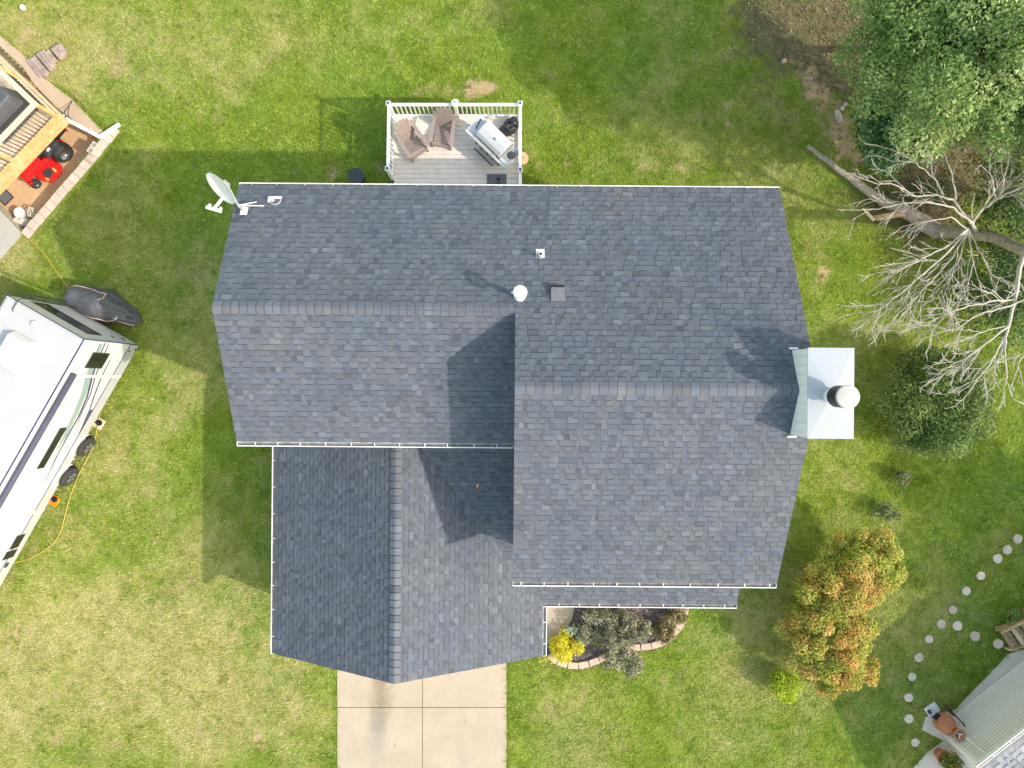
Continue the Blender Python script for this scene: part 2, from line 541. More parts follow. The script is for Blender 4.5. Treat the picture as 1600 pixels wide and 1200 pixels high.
# grass blades: single bent triangles, thinned out over bare soil
def make_grass():
    n = 760000
    x = nrg.uniform(-17.2, 17.2, n); y = nrg.uniform(-13.1, 13.1, n)
    keep = np.ones(n, bool)
    for poly in NOGRASS:
        keep &= ~inpoly(x, y, poly)
    x, y = x[keep], y[keep]
    so, dr, li = lawn_fields(x, y)
    keep = nrg.random(len(x)) > np.clip(so * .93 + li * .45 + dr * .12, 0, .97)
    x, y, so, dr, li = x[keep], y[keep], so[keep], dr[keep], li[keep]
    # coarse tufts and weeds: extra blades gathered round random centres
    m = 5200
    tx, ty = nrg.uniform(-17, 17, m), nrg.uniform(-13, 13, m)
    k = ~np.any([inpoly(tx, ty, poly) for poly in NOGRASS], axis=0)
    tx, ty = tx[k], ty[k]
    nb_ = 14
    sx = np.repeat(tx, nb_) + nrg.normal(0, .035, len(tx) * nb_); sy = np.repeat(ty, nb_) + nrg.normal(0, .035, len(tx) * nb_)
    s2, d2, l2 = lawn_fields(sx, sy)
    tuft = np.concatenate([np.zeros(len(x)), np.ones(len(sx))]); shade = np.concatenate([np.zeros(len(x)), np.repeat(nrg.normal(0, .3, len(tx)), nb_)])
    x, y = np.concatenate([x, sx]), np.concatenate([y, sy])
    so, dr, li = np.concatenate([so, s2 * .3]), np.concatenate([dr, d2 * .5]), np.concatenate([li, l2 * .6])
    # ragged longer growth along slabs, walls and edging
    ex, ey = [], []
    runs = [[(-5.68, -7.4), (-5.68, -13)], [(-.16, -7.4), (-.16, -13)], [tuple(P(*p_)[:2]) for p_ in ((199, 199), (48, 381))], [tuple(P(*p_)[:2]) for p_ in ((1424, 1200), (1449, 1173), (1472, 1156))],
            [tuple(P(*p_)[:2]) for p_ in ((1490, 1107), (1562, 1033), (1573, 1021))], [tuple(P(*p_)[:2]) for p_ in ((164, 205), (110, 150), (64, 117), (46, 93), (0, 53))],
            [tuple(P(*p_)[:2]) for p_ in ((862, 1032), (882, 1043), (905, 1047), (930, 1042), (955, 1030))], [tuple(P(*p_)[:2]) for p_ in ((1010, 1018), (1035, 1012), (1054, 999), (1068, 980), (1077, 952))],
            [tuple(P(*p_)[:2]) for p_ in ((1262, 231), (1330, 284), (1400, 335))], [tuple(P(*p_)[:2]) for p_ in ((33, 372), (2, 406))]]
    for run in runs:
        for (x0, y0), (x1, y1) in zip(run[:-1], run[1:]):
            m_ = int(math.hypot(x1 - x0, y1 - y0) * 170)
            t_ = nrg.random(m_); w_ = vnoise(x0 + (x1 - x0) * t_, y0 + (y1 - y0) * t_, 2.5, 3) > .38
            t_ = t_[w_]
            ex.append(x0 + (x1 - x0) * t_ + nrg.normal(0, .022, len(t_))); ey.append(y0 + (y1 - y0) * t_ + nrg.normal(0, .022, len(t_)))
    ex, ey = np.concatenate(ex), np.concatenate(ey); z_ = np.zeros(len(ex))
    x, y = np.concatenate([x, ex]), np.concatenate([y, ey])
    so, dr, li = np.concatenate([so, z_]), np.concatenate([dr, z_ + .15]), np.concatenate([li, z_])
    tuft = np.concatenate([tuft, z_ + 1]); shade = np.concatenate([shade, z_ - .08])
    n = len(x)
    a = nrg.uniform(0, 2 * np.pi, n)
    L = (1 + .5 * tuft) * nrg.uniform(.045, .105, n) * (1 - .45 * li) * (.8 + .5 * fbm(x, y, .9, 31))
    up = nrg.uniform(.14, .6, n)
    w_ = nrg.uniform(.008, .017, n)
    dx, dy = np.cos(a), np.sin(a)
    lean = np.sqrt(1 - up ** 2) * L
    z0 = np.full(n, -0.012)
    v = np.empty((n, 3, 3))
    v[:, 0] = np.stack([x - dy * w_, y + dx * w_, z0], -1)
    v[:, 1] = np.stack([x + dy * w_, y - dx * w_, z0], -1)
    v[:, 2] = np.stack([x + dx * lean, y + dy * lean, z0 + up * L + .012], -1)
    rep = lambda q: np.repeat(q, 3)
    r = np.clip(nrg.random(n) * .8 + shade + (fbm(x, y, 2.2, 40) - .42) * .75 + (fbm(x, y, 7.0, 44, 2) - .5) * .6 + .07 * np.sin((x * .72 + y * .69) * 5.6 + 2 * fbm(x, y, .4, 77)), 0, 1)
    o = np_mesh("grass", v.reshape(-1, 3), np.arange(3 * n).reshape(-1, 3), lawn_material("grass_blades", True),
                attr={"soil": rep(so * .7), "dry": rep(np.clip(dr + nrg.normal(0, .15, n), 0, 1)), "litter": rep(li), "rnd": rep(r)})
    tag(o, "mown lawn grass around the house, green with straw patches", "grass", kind="stuff")

make_grass()

# fallen leaves and chips under the trees
def flat_scatter(name, poly_or_fn, n, size, mat, z, parent=None, bbox=None):
    x = nrg.uniform(bbox[0], bbox[1], n); y = nrg.uniform(bbox[2], bbox[3], n)
    k = poly_or_fn(x, y)
    x, y = x[k], y[k]; n = len(x)
    a = nrg.uniform(0, 6.283, n); s = nrg.uniform(size[0], size[1], n); e = nrg.uniform(.35, .9, n)
    t1 = nrg.normal(0, .35, n); t2 = nrg.normal(0, .35, n)
    z = np.full(n, z) + nrg.uniform(0, .02, n)
    d = np.stack([np.cos(a), np.sin(a), t1], -1) * s[:, None]; c = np.stack([-np.sin(a), np.cos(a), t2], -1) * (s * e)[:, None]
    p = np.stack([x, y, z], -1)
    v = np.stack([p - d - c * .3, p - d * .1 - c, p + d + c * .2, p + d * .1 + c], 1).reshape(-1, 3)
    v[:, 2] = np.maximum(v[:, 2], z.min() - .003)
    return np_mesh(name, v, np.arange(4 * n).reshape(-1, 4), mat, parent, attr={"rnd": np.repeat(nrg.random(n), 4)})

M['litter'] = leafm("fallen_leaves", [(0, (0.10, 0.085, 0.04)), (.6, (0.19, 0.15, 0.075)), (.96, (0.30, 0.21, 0.11)), (1, (0.55, 0.47, 0.36))], 0.1)
o = flat_scatter("leaf_litter", lambda x, y: nrg.random(len(x)) < np.clip(lawn_fields(x, y)[2], 0, 1) * .7, 22000, (.018, .042), M['litter'], .01, bbox=(6, 17, 2, 13))
tag(o, "brown fallen leaves under the trees beside the fallen log", "leaves", kind="stuff")

# ------------------------------------------------------------------ driveway of four-square concrete slabs
def concrete(name, col, stain=None):
    m, t, b = mat_base(name)
    n = noise(t, 1.1, 6, .65); n2 = noise(t, 30, 3, .6); n3 = noise(t, 5, 5, .7)
    c = ramp(t, n.outputs[0], [(.3, [k * .90 for k in col]), (.7, [min(1, k * 1.07) for k in col])]).outputs[0]
    c = mixc(t, ramp(t, n3.outputs[0], [(.55, 0.0), (.8, .22)]).outputs[0], c, [k * .72 for k in col])
    c = mixc(t, ramp(t, n2.outputs[0], [(.35, 0.12), (.6, 0.0)]).outputs[0], c, [k * .6 for k in col])
    if stain:
        tc = nd(t, "ShaderNodeTexCoord")
        for (sx, sy, rx, ry, amt, colr) in stain:
            mp = nd(t, "ShaderNodeMapping")
            mp.inputs["Location"].default_value = (-sx / rx, -sy / ry, 0)
            mp.inputs["Scale"].default_value = (1 / rx, 1 / ry, 0.001)
            t.links.new(tc.outputs["Object"], mp.inputs[0])
            gr = nd(t, "ShaderNodeTexGradient", gradient_type='SPHERICAL')
            t.links.new(mp.outputs[0], gr.inputs[0])
            mul = nd(t, "ShaderNodeMath", operation='MULTIPLY')
            t.links.new(gr.outputs["Fac"], mul.inputs[0])
            k = ramp(t, n3.outputs[0], [(.25, .12 * min(1, amt)), (.55, min(1, amt))]).outputs[0]
            mul.use_clamp = True
            t.links.new(k, mul.inputs[1])
            c = mixc(t, mul.outputs[0], c, colr)
    t.links.new(c, b.inputs["Base Color"])
    b.inputs["Roughness"].default_value = .85
    b.inputs["Specular IOR Level"].default_value = .2
    bumpn(t, b, n2.outputs[0], .15, .01)
    return m

M['drive'] = concrete("driveway_concrete", (0.445, 0.37, 0.285), [(-4.2, -10.1, .55, 1.6, .6, (0.24, 0.20, 0.13)), (-4.25, -9.6, .3, .45, .9, (0.16, 0.14, 0.10)), (-4.4, -11.6, .5, .9, .6, (0.27, 0.26, 0.22)), (-2.8, -12.0, .3, .4, .35, (0.4, 0.24, 0.18)), (-4.25, -10.3, .42, .95, .9, (0.21, 0.165, 0.10)), (-4.35, -11.0, .35, .6, 1.0, (0.22, 0.21, 0.18)), (-4.6, -9.35, .07, .09, 2.2, (0.1, 0.09, 0.07)), (-4.05, -9.4, .06, .06, 2.2, (0.1, 0.09, 0.07)), (-3.8, -11.7, .05, .05, 2.2, (0.12, 0.11, 0.09)), (-1.5, -10.9, .05, .06, 1.6, (0.2, 0.17, 0.13)), (-4.35, -13, .28, 7, .5, (0.33, 0.29, 0.24)), (-1.6, -13, .28, 7, .42, (0.34, 0.30, 0.25)), (-3.3, -12.3, .9, .5, .4, (0.33, 0.27, 0.20))])
M['joint'] = pm("joint_filler", (0.28, 0.19, 0.10), .9, .2, 8)
dv = MB().prism(DRIVE, -.1, .004).build("driveway", M['joint']); tag(dv, kind="structure")
ys = [-7.3, -10.46, -13.6, -16.8, -20.0, -25, -30]
xs = [-5.657, -2.90, -0.186]
for i in range(len(ys) - 1):
    for j in range(2):
        x0, x1 = xs[j] + .011 * (j > 0), xs[j + 1] - .011 * (j < 1)
        MB().box(((x0 + x1) / 2, (ys[i] + ys[i + 1]) / 2, 0), (x1 - x0, ys[i] - ys[i + 1] - .022, .05)).build("slab", M['drive'], dv, bevel=.006)

# curved walkway by the front door, under the porch roof
wk = MB().prism(pxpoly([(800, 900), (897, 900), (897, 950), (893, 968), (884, 983), (868, 996), (850, 1008), (800, 1030)]), -.05, .035).build("walkway", M['drive'])
tag(wk, kind="structure")
M['mulch'] = pm("dark_mulch", (0.135, 0.11, 0.105), .95, .4, 18, bump=.8, bscale=30)
bd = MB().prism(BED, -.06, .02).build("flower_bed_soil", M['mulch']); tag(bd, kind="structure")
M['chips'] = leafm("mulch_chips", [(0, (0.08, 0.062, 0.06)), (.6, (0.20, 0.165, 0.155)), (.9, (0.30, 0.25, 0.24)), (1, (0.46, 0.40, 0.37))], 0.05)
WALKP = pxpoly([(800, 900), (900, 900), (900, 950), (896, 970), (886, 986), (870, 999), (850, 1012), (800, 1030)])
o = flat_scatter("mulch_chips", lambda x, y: inpoly(x, y, BED) & ~inpoly(x, y, WALKP), 30000, (.012, .035), M['chips'], .03, bbox=(.9, 6.2, -9.6, -6.6))
tag(o, "loose dark mulch chips covering the curved front flower bed", "mulch", kind="stuff")

# scalloped edging of tan blocks round the bed
M['block'] = pm("tan_pink_block", (0.56, 0.40, 0.315), .85, .16, 5, bump=.3, bscale=40, dirt=(0.42, 0.36, 0.32), dirt_amt=.5, dscale=3)
ed = thing("bed_edging", "curved edging of tan concrete blocks round the front flower bed", "edging", P(960, 1030, 0))
def edging(path, dark=()):
    pts = [P(a, b, .1) for a, b in path]
    dist = [0]
    for i in range(1, len(pts)): dist.append(dist[-1] + (pts[i] - pts[i - 1]).length)
    def at(s):
        for i in range(1, len(pts)):
            if s <= dist[i] or i == len(pts) - 1:
                k = (s - dist[i - 1]) / (dist[i] - dist[i - 1]); return pts[i - 1].lerp(pts[i], k)
    n = max(1, round(dist[-1] / .36)); L = dist[-1] / n
    for k in range(n):
        a, b = at(k * L), at((k + 1) * L)
        d = (b - a).normalized(); nrm = Vector((-d.y, d.x, 0))    # points into the bed
        out, inn = .09, .12
        a0, b0 = a - nrm * out + d * .003, b - nrm * out - d * .004
        a1, b1 = a + nrm * inn + d * .022, b + nrm * inn - d * .022
        zt = .13 + rng.uniform(-.008, .008)
        poly = [a0, b0, b1, a1]
        mb = MB(); mb.hull([(p.x, p.y, -.02) for p in poly], [(p.x, p.y, zt) for p in poly])
        mb.build("brick", M['block'], ed, bevel=.015, world=True)
edging([(857, 1024), (870, 1034), (890, 1041), (908, 1041), (930, 1035), (948, 1025), (975, 1014), (1000, 1012), (1020, 1010), (1040, 1003), (1056, 989), (1067, 972), (1072, 955), (1072, 935)])

# ------------------------------------------------------------------ the neighbour's sunken patio (upper left)
def gravel():
    m, t, b = mat_base("tan_pea_gravel")
    n = noise(t, 1.3, 4); n2 = noise(t, 26, 3, .7); v = nd(t, "ShaderNodeTexVoronoi"); v.inputs["Scale"].default_value = 32
    t.links.new(nd(t, "ShaderNodeTexCoord").outputs["Object"], v.inputs["Vector"])
    c = ramp(t, n.outputs[0], [(.3, (0.52, 0.31, 0.145)), (.7, (0.64, 0.42, 0.225))]).outputs[0]
    c = mixc(t, ramp(t, n2.outputs[0], [(.4, .0), (.7, .5)]).outputs[0], c, (0.68, 0.50, 0.32))
    c = mixc(t, .30, c, v.outputs["Color"], 'SOFT_LIGHT')
    t.links.new(c, b.inputs["Base Color"]); b.inputs["Roughness"].default_value = .9
    bumpn(t, b, v.outputs["Distance"], .6, .015)
    return m
M['gravel'] = gravel()
ZP = -0.6
pt = MB().prism(pxpoly([(240, 150), (20, 420), (-320, 420), (-320, -60), (100, -60)], 0), -1.0, ZP).build("patio_floor", M['gravel']); tag(pt, kind="structure")
M['kerb'] = concrete("tan_concrete", (0.52, 0.39, 0.28))
kb = MB()
hp = [P(a, b) for a, b in [(163, 207), (110, 153), (64, 119), (46, 95), (0, 55), (-80, -10)]]
lp = [P(a, b) for a, b in [(150, 214), (92, 171), (54, 132), (38, 107), (-6, 66), (-86, 2)]]
for i in range(5):
    q4 = [hp[i], hp[i + 1], lp[i + 1], lp[i]]
    kb.hull([(p.x, p.y, -.9) for p in q4], [(p.x, p.y, .02) for p in q4])
o = kb.build("patio_kerb", M['kerb']); tag(o, "tan concrete kerb strip along the lawn side of the sunken patio", "kerb")

M['wallblock'] = pm("pinkish_wall_block", (0.60, 0.475, 0.40), .9, .14, 4, bump=.35, bscale=30, dirt=(0.36, 0.31, 0.27), dirt_amt=.5, dscale=2)
rw = thing("retaining_wall", "low retaining wall of pinkish blocks between the gravel patio and the lawn", "wall", P(110, 290))
wa, wb = P(183, 201), P(39, 368)
dirw = (wb - wa); Lw = dirw.length; dirw.normalize(); nw = Vector((dirw.y, -dirw.x, 0))
course_h = .2
nb = 16
for c in range(3):
    z1 = .05 - c * course_h
    off = (c % 2) * .5
    for k in range(-1 if off else 0, nb):
        s0 = max(0, (k + off) * Lw / nb); s1 = min(Lw, (k + 1 + off) * Lw / nb)
        if s1 - s0 < .05: continue
        a = wa + dirw * (s0 + .004); b = wa + dirw * (s1 - .004)
        ctr = (a + b) / 2
        j = rng.uniform(-.012, .012)
        mb = MB().box((ctr.x + nw.x * j, ctr.y + nw.y * j, z1 - course_h / 2 + rng.uniform(-.004, .004)), ((b - a).length, .30, course_h - .006), rz=math.atan2(dirw.y, dirw.x) + rng.uniform(-.012, .012))
        mb.build("block", M['wallblock'], rw, bevel=.012, world=True)
M['cinder'] = pm("pale_concrete_block", (0.52, 0.46, 0.38), .95, .2, 12, bump=.5, bscale=40)
cb = thing("concrete_block", "pale speckled concrete block lying on the retaining wall", "block", P(150, 234, .05))
mb = MB()
ang = math.atan2(dirw.y, dirw.x) + .1
mb.box((0, 0, .1), (.40, .22, .2), rz=ang); mb.build("body", M['cinder'], cb, bevel=.01)
for s in (-.1, .1):
    MB().box((math.cos(ang) * s, math.sin(ang) * s, .2015), (.13, .10, .003), rz=ang).build("core_hole", pm("core_shade", (0.30, 0.26, 0.21), .95, .2), cb)

# stacked stone steps at the end of the kerb
M['stepstone'] = pm("mauve_step_stone", (0.36, 0.28, 0.245), .9, .3, 6, bump=.4, bscale=30)
st = thing("stone_steps", "short flight of pinkish stone steps going up to the lawn", "steps", P(75, 95))
for k in range(7):
    t_ = k / 6
    a = P(58 + 40 * t_, 108 - 28 * t_); d = (P(60, 80) - P(82, 108)).normalized()
    w_ = .72 * (1 - .55 * t_) * rng.uniform(.85, 1.2); a += Vector((rng.uniform(-.06, .06), rng.uniform(-.06, .06), 0))
    MB().box((a.x, a.y, -.02 + .022 * k), (w_, .20, .16), rz=math.atan2(d.y, d.x) + rng.uniform(-.06, .06)).build("step", M['stepstone'], st, bevel=.02, world=True)

sl = MB().prism(NSLAB, -.4, .02).build("neighbour_driveway", concrete("pale_concrete", (0.47, 0.45, 0.415))); tag(sl, kind="structure")
np_ = MB().prism(NPAVE, -.3, .03).build("neighbour_pavement", concrete("grey_tan_concrete", (0.66, 0.60, 0.51))); tag(np_, kind="structure")

# ------------------------------------------------------------------ the house
HROT = R(-0.45)
house = thing("house", "large house with dark slate-grey shingle roof, white gutters and a metal chimney", "house", (0, 0, 0), HROT)


def PL(px, py, z):
    return Matrix.Rotation(-HROT, 3, 'Z') @ P(px, py, z)

ZE = 5.6                      # upper eaves
XL, XR = -6.73, 6.52          # rakes
YB, YLF, YRF = 4.825, -1.46, -4.84      # eave edges of the shingles (gutters stand outside them)
XM = 0.06                     # left rake of the taller right part
PITCH = 0.472
YR1 = 1.67; ZR1 = ZE + PITCH * (YB - YR1)
YR2 = -0.08; ZR2 = ZE + PITCH * (YB - YR2)
ZG = 2.75
XGL, XGR, XGM = -6.71, 0.93, -2.97
YGF = -7.75
ZGR = 4.70
YPF, XPR, PPITCH = -6.24, 6.46, 0.362
YWF = -1.2                    # front wall of the left part
YWR = -4.55                   # front wall of the right part


def shingle_mat():
    m, t, b = mat_base("asphalt_shingles")
    a = nd(t, "ShaderNodeAttribute", attribute_name="col")
    n = noise(t, 90, 2, .7); n2 = noise(t, .55, 4, .6); n3 = noise(t, 3.0, 4, .65)
    c = mixc(t, 1.0, a.outputs["Color"], ramp(t, n.outputs[0], [(.3, .80), (.7, 1.18)]).outputs[0], 'MULTIPLY')
    c = mixc(t, 1.0, c, ramp(t, n2.outputs[0], [(.3, (.88, .91, .96)), (.7, (1.08, 1.05, 1.02))]).outputs[0], 'MULTIPLY')
    c = mixc(t, 1.0, c, ramp(t, n3.outputs[0], [(.3, .94), (.7, 1.06)]).outputs[0], 'MULTIPLY')
    tc = nd(t, "ShaderNodeTexCoord"); mp = nd(t, "ShaderNodeMapping"); mp.inputs["Scale"].default_value = (4.5, .3, .3)
    t.links.new(tc.outputs["Object"], mp.inputs[0])
    ns = nd(t, "ShaderNodeTexNoise"); ns.inputs["Scale"].default_value = 1.0; ns.inputs["Detail"].default_value = 5
    t.links.new(mp.outputs[0], ns.inputs["Vector"])
    c = mixc(t, 1.0, c, ramp(t, ns.outputs[0], [(.3, (.93, .93, .94)), (.7, (1.05, 1.05, 1.04))]).outputs[0], 'MULTIPLY')
    t.links.new(c, b.inputs["Base Color"])
    b.inputs["Roughness"].default_value = .85
    b.inputs["Specular IOR Level"].default_value = .25
    bumpn(t, b, n.outputs[0], .35, .004)
    return m
M['shingle'] = shingle_mat()
BASEC = (0.113, 0.126, 0.150)
SH = []                      # every shingle piece of the house


def tone():
    k = rng.gauss(1.0, .06)
    r_ = rng.random()
    if r_ < .09: k *= rng.uniform(1.10, 1.24)
    elif r_ < .22: k *= rng.uniform(.80, .90)
    w_ = rng.gauss(0, .026)
    return tuple(max(.02, c * k * (1 + w_ * s)) for c, s in zip(BASEC, (1.0, .25, -.7)))


def lay(O, u, v, bounds, vmax, e=.1435):
    O, u, v = Vector(O), Vector(u).normalized(), Vector(v).normalized()
    n = u.cross(v)
    if n.z < 0: n = -n
    r = 0
    while r * e < vmax - .02:
        v0, v1 = r * e, min((r + 1) * e, vmax)
        a0, b0 = bounds(v0); a1, b1 = bounds(v1)
        s = max(a0, a1) + rng.uniform(.03, .2)
        cuts = [None]; kinds = []
        tabk = rng.random() < .5
        while s < min(b0, b1) - .04:
            cuts.append(s); kinds.append(tabk); tabk = not tabk if rng.random() < .86 else tabk
            s += rng.uniform(.09, .25) if tabk else rng.uniform(.07, .19)
        cuts.append(None); kinds.append(tabk)
        for i, tk in enumerate(kinds):
            l0, l1 = (a0, a1) if cuts[i] is None else (cuts[i], cuts[i])
            r0, r1 = (b0, b1) if cuts[i + 1] is None else (cuts[i + 1], cuts[i + 1])
            if r0 - l0 < .01 and r1 - l1 < .01: continue
            hl, hu = (.0135, .007) if tk else (.007, .0012)
            if v1 < vmax and tk: pass
            q4 = [(l0, v0), (r0, v0), (r1, v1), (l1, v1)]
            top = [O + u * a + v * b + n * h for (a, b), h in zip(q4, (hl, hl, hu, hu))]
            bot = [O + u * a + v * b - n * .004 for (a, b) in q4]
            c = tone()
            if not tk: c = tuple(x * .93 for x in c)
            strip = None
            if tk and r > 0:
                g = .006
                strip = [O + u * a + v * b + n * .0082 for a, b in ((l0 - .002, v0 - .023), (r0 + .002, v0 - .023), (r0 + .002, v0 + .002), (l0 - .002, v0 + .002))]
            mid = (top[0] + top[2]) / 2
            SH.append(dict(top=top, bot=bot, col=c, tab=tk, strip=strip, area=(r0 - l0 + r1 - l1) / 2 * (v1 - v0) / (H - mid.z) ** 2))
        r += 1

sl = lambda p: math.sqrt(1 + p * p)
# back slope: the left part stops at its own ridge, the right part runs on to the taller ridge
v_left = (YB - YR1) * sl(PITCH); v_all = (YB - YR2) * sl(PITCH)
lay((XL, YB, ZE), (1, 0, 0), (0, -1, PITCH), lambda vv: (0, XR - XL) if vv < v_left - .02 else (XM - XL, XR - XL), v_all)
# left front slope
lay((XL, YLF, ZE), (1, 0, 0), (0, YR1 - YLF, ZR1 - ZE), lambda vv: (0, XM + .25 - XL), math.hypot(YR1 - YLF, ZR1 - ZE))
# right front slope
lay((XM, YRF, ZE), (1, 0, 0), (0, YR2 - YRF, ZR2 - ZE), lambda vv: (0, XR - XM), math.hypot(YR2 - YRF, ZR2 - ZE))
# garage, left slope (u runs along y)
gl = math.hypot(XGM - XGL, ZGR - ZG); gr_ = math.hypot(XGR - XGM, ZGR - ZG)
lay((XGL, YGF, ZG), (0, 1, 0), (XGM - XGL, 0, ZGR - ZG), lambda vv: (0, YWF - .01 - YGF), gl)
# garage right slope, cut by the valley to the porch slope
kg = (ZGR - ZG) / (XGR - XGM)
def valley_y(x): return YPF + kg * (XGR - x) / PPITCH
lay((XGR, YGF, ZG), (0, 1, 0), (XGM - XGR, 0, ZGR - ZG), lambda vv: (0, min(YWF - .01, valley_y(XGR - vv / gr_ * (XGR - XGM))) - YGF), gr_)
# porch slope: from the valley to the right wall, then a strip under the upper eave
pk = sl(PPITCH)
def porch_bounds(vv):
    y = YPF + vv / pk
    xv = XGR - PPITCH * (y - YPF) / kg
    return (max(XGM, xv) - XGM, (XPR if y < YWR else .36) - XGM)
lay((XGM, YPF, ZG), (1, 0, 0), (0, 1, PPITCH), porch_bounds, (YWF - .01 - YPF) * pk)

# roof boarding under the shingles
rd = MB()
def slab(pts, t=.10):
    a, b, c = (Vector(p) for p in pts[:3])
    n = (b - a).cross(c - a).normalized()
    if n.z < 0: n = -n
    rd.hull([Vector(p) - Vector((0, 0, t)) - n * .004 for p in pts], [Vector(p) - n * .0045 for p in pts])
i_ = .02
slab([(XL + i_, YB, ZE), (XR - i_, YB, ZE), (XR - i_, YR2, ZR2), (XM + i_, YR2, ZR2), (XM + i_, YR1, ZR1), (XL + i_, YR1, ZR1)])
slab([(XL + i_, YLF, ZE), (XM + .2, YLF, ZE), (XM + .2, YR1, ZR1), (XL + i_, YR1, ZR1)])
slab([(XM + i_, YRF, ZE), (XR - i_, YRF, ZE), (XR - i_, YR2, ZR2), (XM + i_, YR2, ZR2)])
slab([(XGL, YGF + i_, ZG), (XGM, YGF + i_, ZGR), (XGM, YWF, ZGR), (XGL, YWF, ZG)])
yv_top = min(YWF, valley_y(XGM))
slab([(XGR, YGF + i_, ZG), (XGM, YGF + i_, ZGR), (XGM, yv_top, ZGR), (XGR, YPF, ZG)])
xv_w = XGR - PPITCH * (YWF - YPF) / kg
slab([(XGR, YPF, ZG), (XPR, YPF, ZG), (XPR, YWR, ZG + PPITCH * (YWR - YPF)), (.36, YWR, ZG + PPITCH * (YWR - YPF)), (.36, YWF, ZG + PPITCH * (YWF - YPF)), (xv_w, YWF, ZG + PPITCH * (YWF - YPF))])
roof = rd.build("roof", M['vinyl'], house)

# 300 largest-looking shingles are pieces of their own, the rest one field
SH.sort(key=lambda s: -s['area'] * (1.0 if s['tab'] else .6))
n_single = 300
def put(mb, s):
    mb.col = s['col']
    mb.hull(s['bot'], s['top'])
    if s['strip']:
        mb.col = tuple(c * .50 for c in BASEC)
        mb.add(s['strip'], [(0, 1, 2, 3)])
def shingle_obj(s):
    me = bpy.data.meshes.new("shingle")
    vs = list(s['bot']) + list(s['top']); fs = [(3, 2, 1, 0), (4, 5, 6, 7), (0, 1, 5, 4), (1, 2, 6, 5), (2, 3, 7, 6), (3, 0, 4, 7)]; cs = [s['col']] * 6
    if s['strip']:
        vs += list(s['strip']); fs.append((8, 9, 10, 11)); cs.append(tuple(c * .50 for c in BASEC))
    me.from_pydata([tuple(p) for p in vs], [], fs)
    a = me.attributes.new("col", 'FLOAT_COLOR', 'CORNER')
    a.data.foreach_set("color", np.repeat(np.array([(c[0], c[1], c[2], 1) for c in cs], dtype=np.float32), 4, axis=0).ravel())
    me.update(); me.materials.append(M['shingle'])
    o = bpy.data.objects.new("shingle", me); COL.objects.link(o); o.parent = roof
for s in SH[:n_single]: shingle_obj(s)
fld = MB()
for s in SH[n_single:]: put(fld, s)
o = fld.build("shingle_field", M['shingle'], roof); o["kind"] = "stuff"

# ridge caps, each bent over the ridge and lapping the next
def caps(A, B, sl1, sl2, e, hw=.155, rev=False):
    A, B = Vector(A), Vector(B)
    if rev: A, B = B, A
    d = (B - A); L = d.length; d.normalize()
    s1, s2 = Vector(sl1).normalized(), Vector(sl2).normalized()
    n = int(L / e)
    e = L / n
    for k in range(n):
        p, q = A + d * (k * e), A + d * ((k + 1) * e + .03)
        if k == n - 1: q = B
        mb = MB()
        c = tone(); k_ = 1.15
        mb.col = tuple(x * k_ * f for x, f in zip(c, (1.03, 1.0, .97)))
        h0, h1 = .030, .016
        w_ = hw + rng.uniform(-.006, .006)
        sec = lambda c0, h: [c0 + s1 * w_ + Vector((0, 0, h)), c0 + s1 * .03 + Vector((0, 0, h + .004)), c0 + s2 * .03 + Vector((0, 0, h + .004)), c0 + s2 * w_ + Vector((0, 0, h))]
        T0, T1 = sec(p, h1), sec(q, h0)
        U0, U1 = [x - Vector((0, 0, .008)) for x in T0], [x - Vector((0, 0, .008)) for x in T1]
        vs = T0 + T1 + U0 + U1
        fs = [(i, i + 1, 5 + i, 4 + i) for i in range(3)] + [(8 + i, 12 + i, 13 + i, 9 + i) for i in range(3)]
        fs += [(4, 5, 13, 12), (5, 6, 14, 13), (6, 7, 15, 14), (0, 8, 9, 1), (1, 9, 10, 2), (2, 10, 11, 3), (0, 4, 12, 8), (3, 11, 15, 7)]
        mb.add(vs, fs)
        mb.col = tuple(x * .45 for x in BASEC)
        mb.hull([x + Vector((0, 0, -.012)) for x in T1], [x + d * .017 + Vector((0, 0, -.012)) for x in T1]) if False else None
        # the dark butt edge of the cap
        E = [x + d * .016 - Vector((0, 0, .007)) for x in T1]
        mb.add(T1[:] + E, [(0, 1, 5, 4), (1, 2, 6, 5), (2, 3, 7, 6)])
        mb.build("ridge_cap", M['shingle'], roof)
caps((XL, YR1, ZR1), (XM - .02, YR1, ZR1), (0, 1, -PITCH), (0, -1, -PITCH), .186)
caps((XM, YR2, ZR2), (6.10, YR2, ZR2), (0, 1, -PITCH), (0, -1, -PITCH), .19)
caps((XGM, YGF, ZGR), (XGM, YWF - .02, ZGR), (1, 0, -kg), (-1, 0, -kg), .19, .16)

# walls
wl = MB()
def wbox(mb, x0, x1, y0, y1, z0, z1): mb.box(((x0 + x1) / 2, (y0 + y1) / 2, (z0 + z1) / 2), (x1 - x0, y1 - y0, z1 - z0))
def lapmat():
    m, t, b = mat_base("lap_siding")
    tc = nd(t, "ShaderNodeTexCoord"); wv = nd(t, "ShaderNodeTexWave", wave_type='BANDS', bands_direction='Z', wave_profile='SAW')
    wv.inputs["Scale"].default_value = 1.6
    t.links.new(tc.outputs["Object"], wv.inputs[0])
    n = noise(t, 2)
    c = ramp(t, n.outputs[0], [(.3, (.70, .70, .68)), (.7, (.78, .78, .76))]).outputs[0]
    t.links.new(c, b.inputs["Base Color"]); b.inputs["Roughness"].default_value = .5
    bumpn(t, b, wv.outputs[0], .8, .02)
    return m
M['lap'] = lapmat()
def wallpart(pts_xy, z0, z1):
    return MB().prism(pts_xy, z0, z1).build("wall", M['lap'], house)
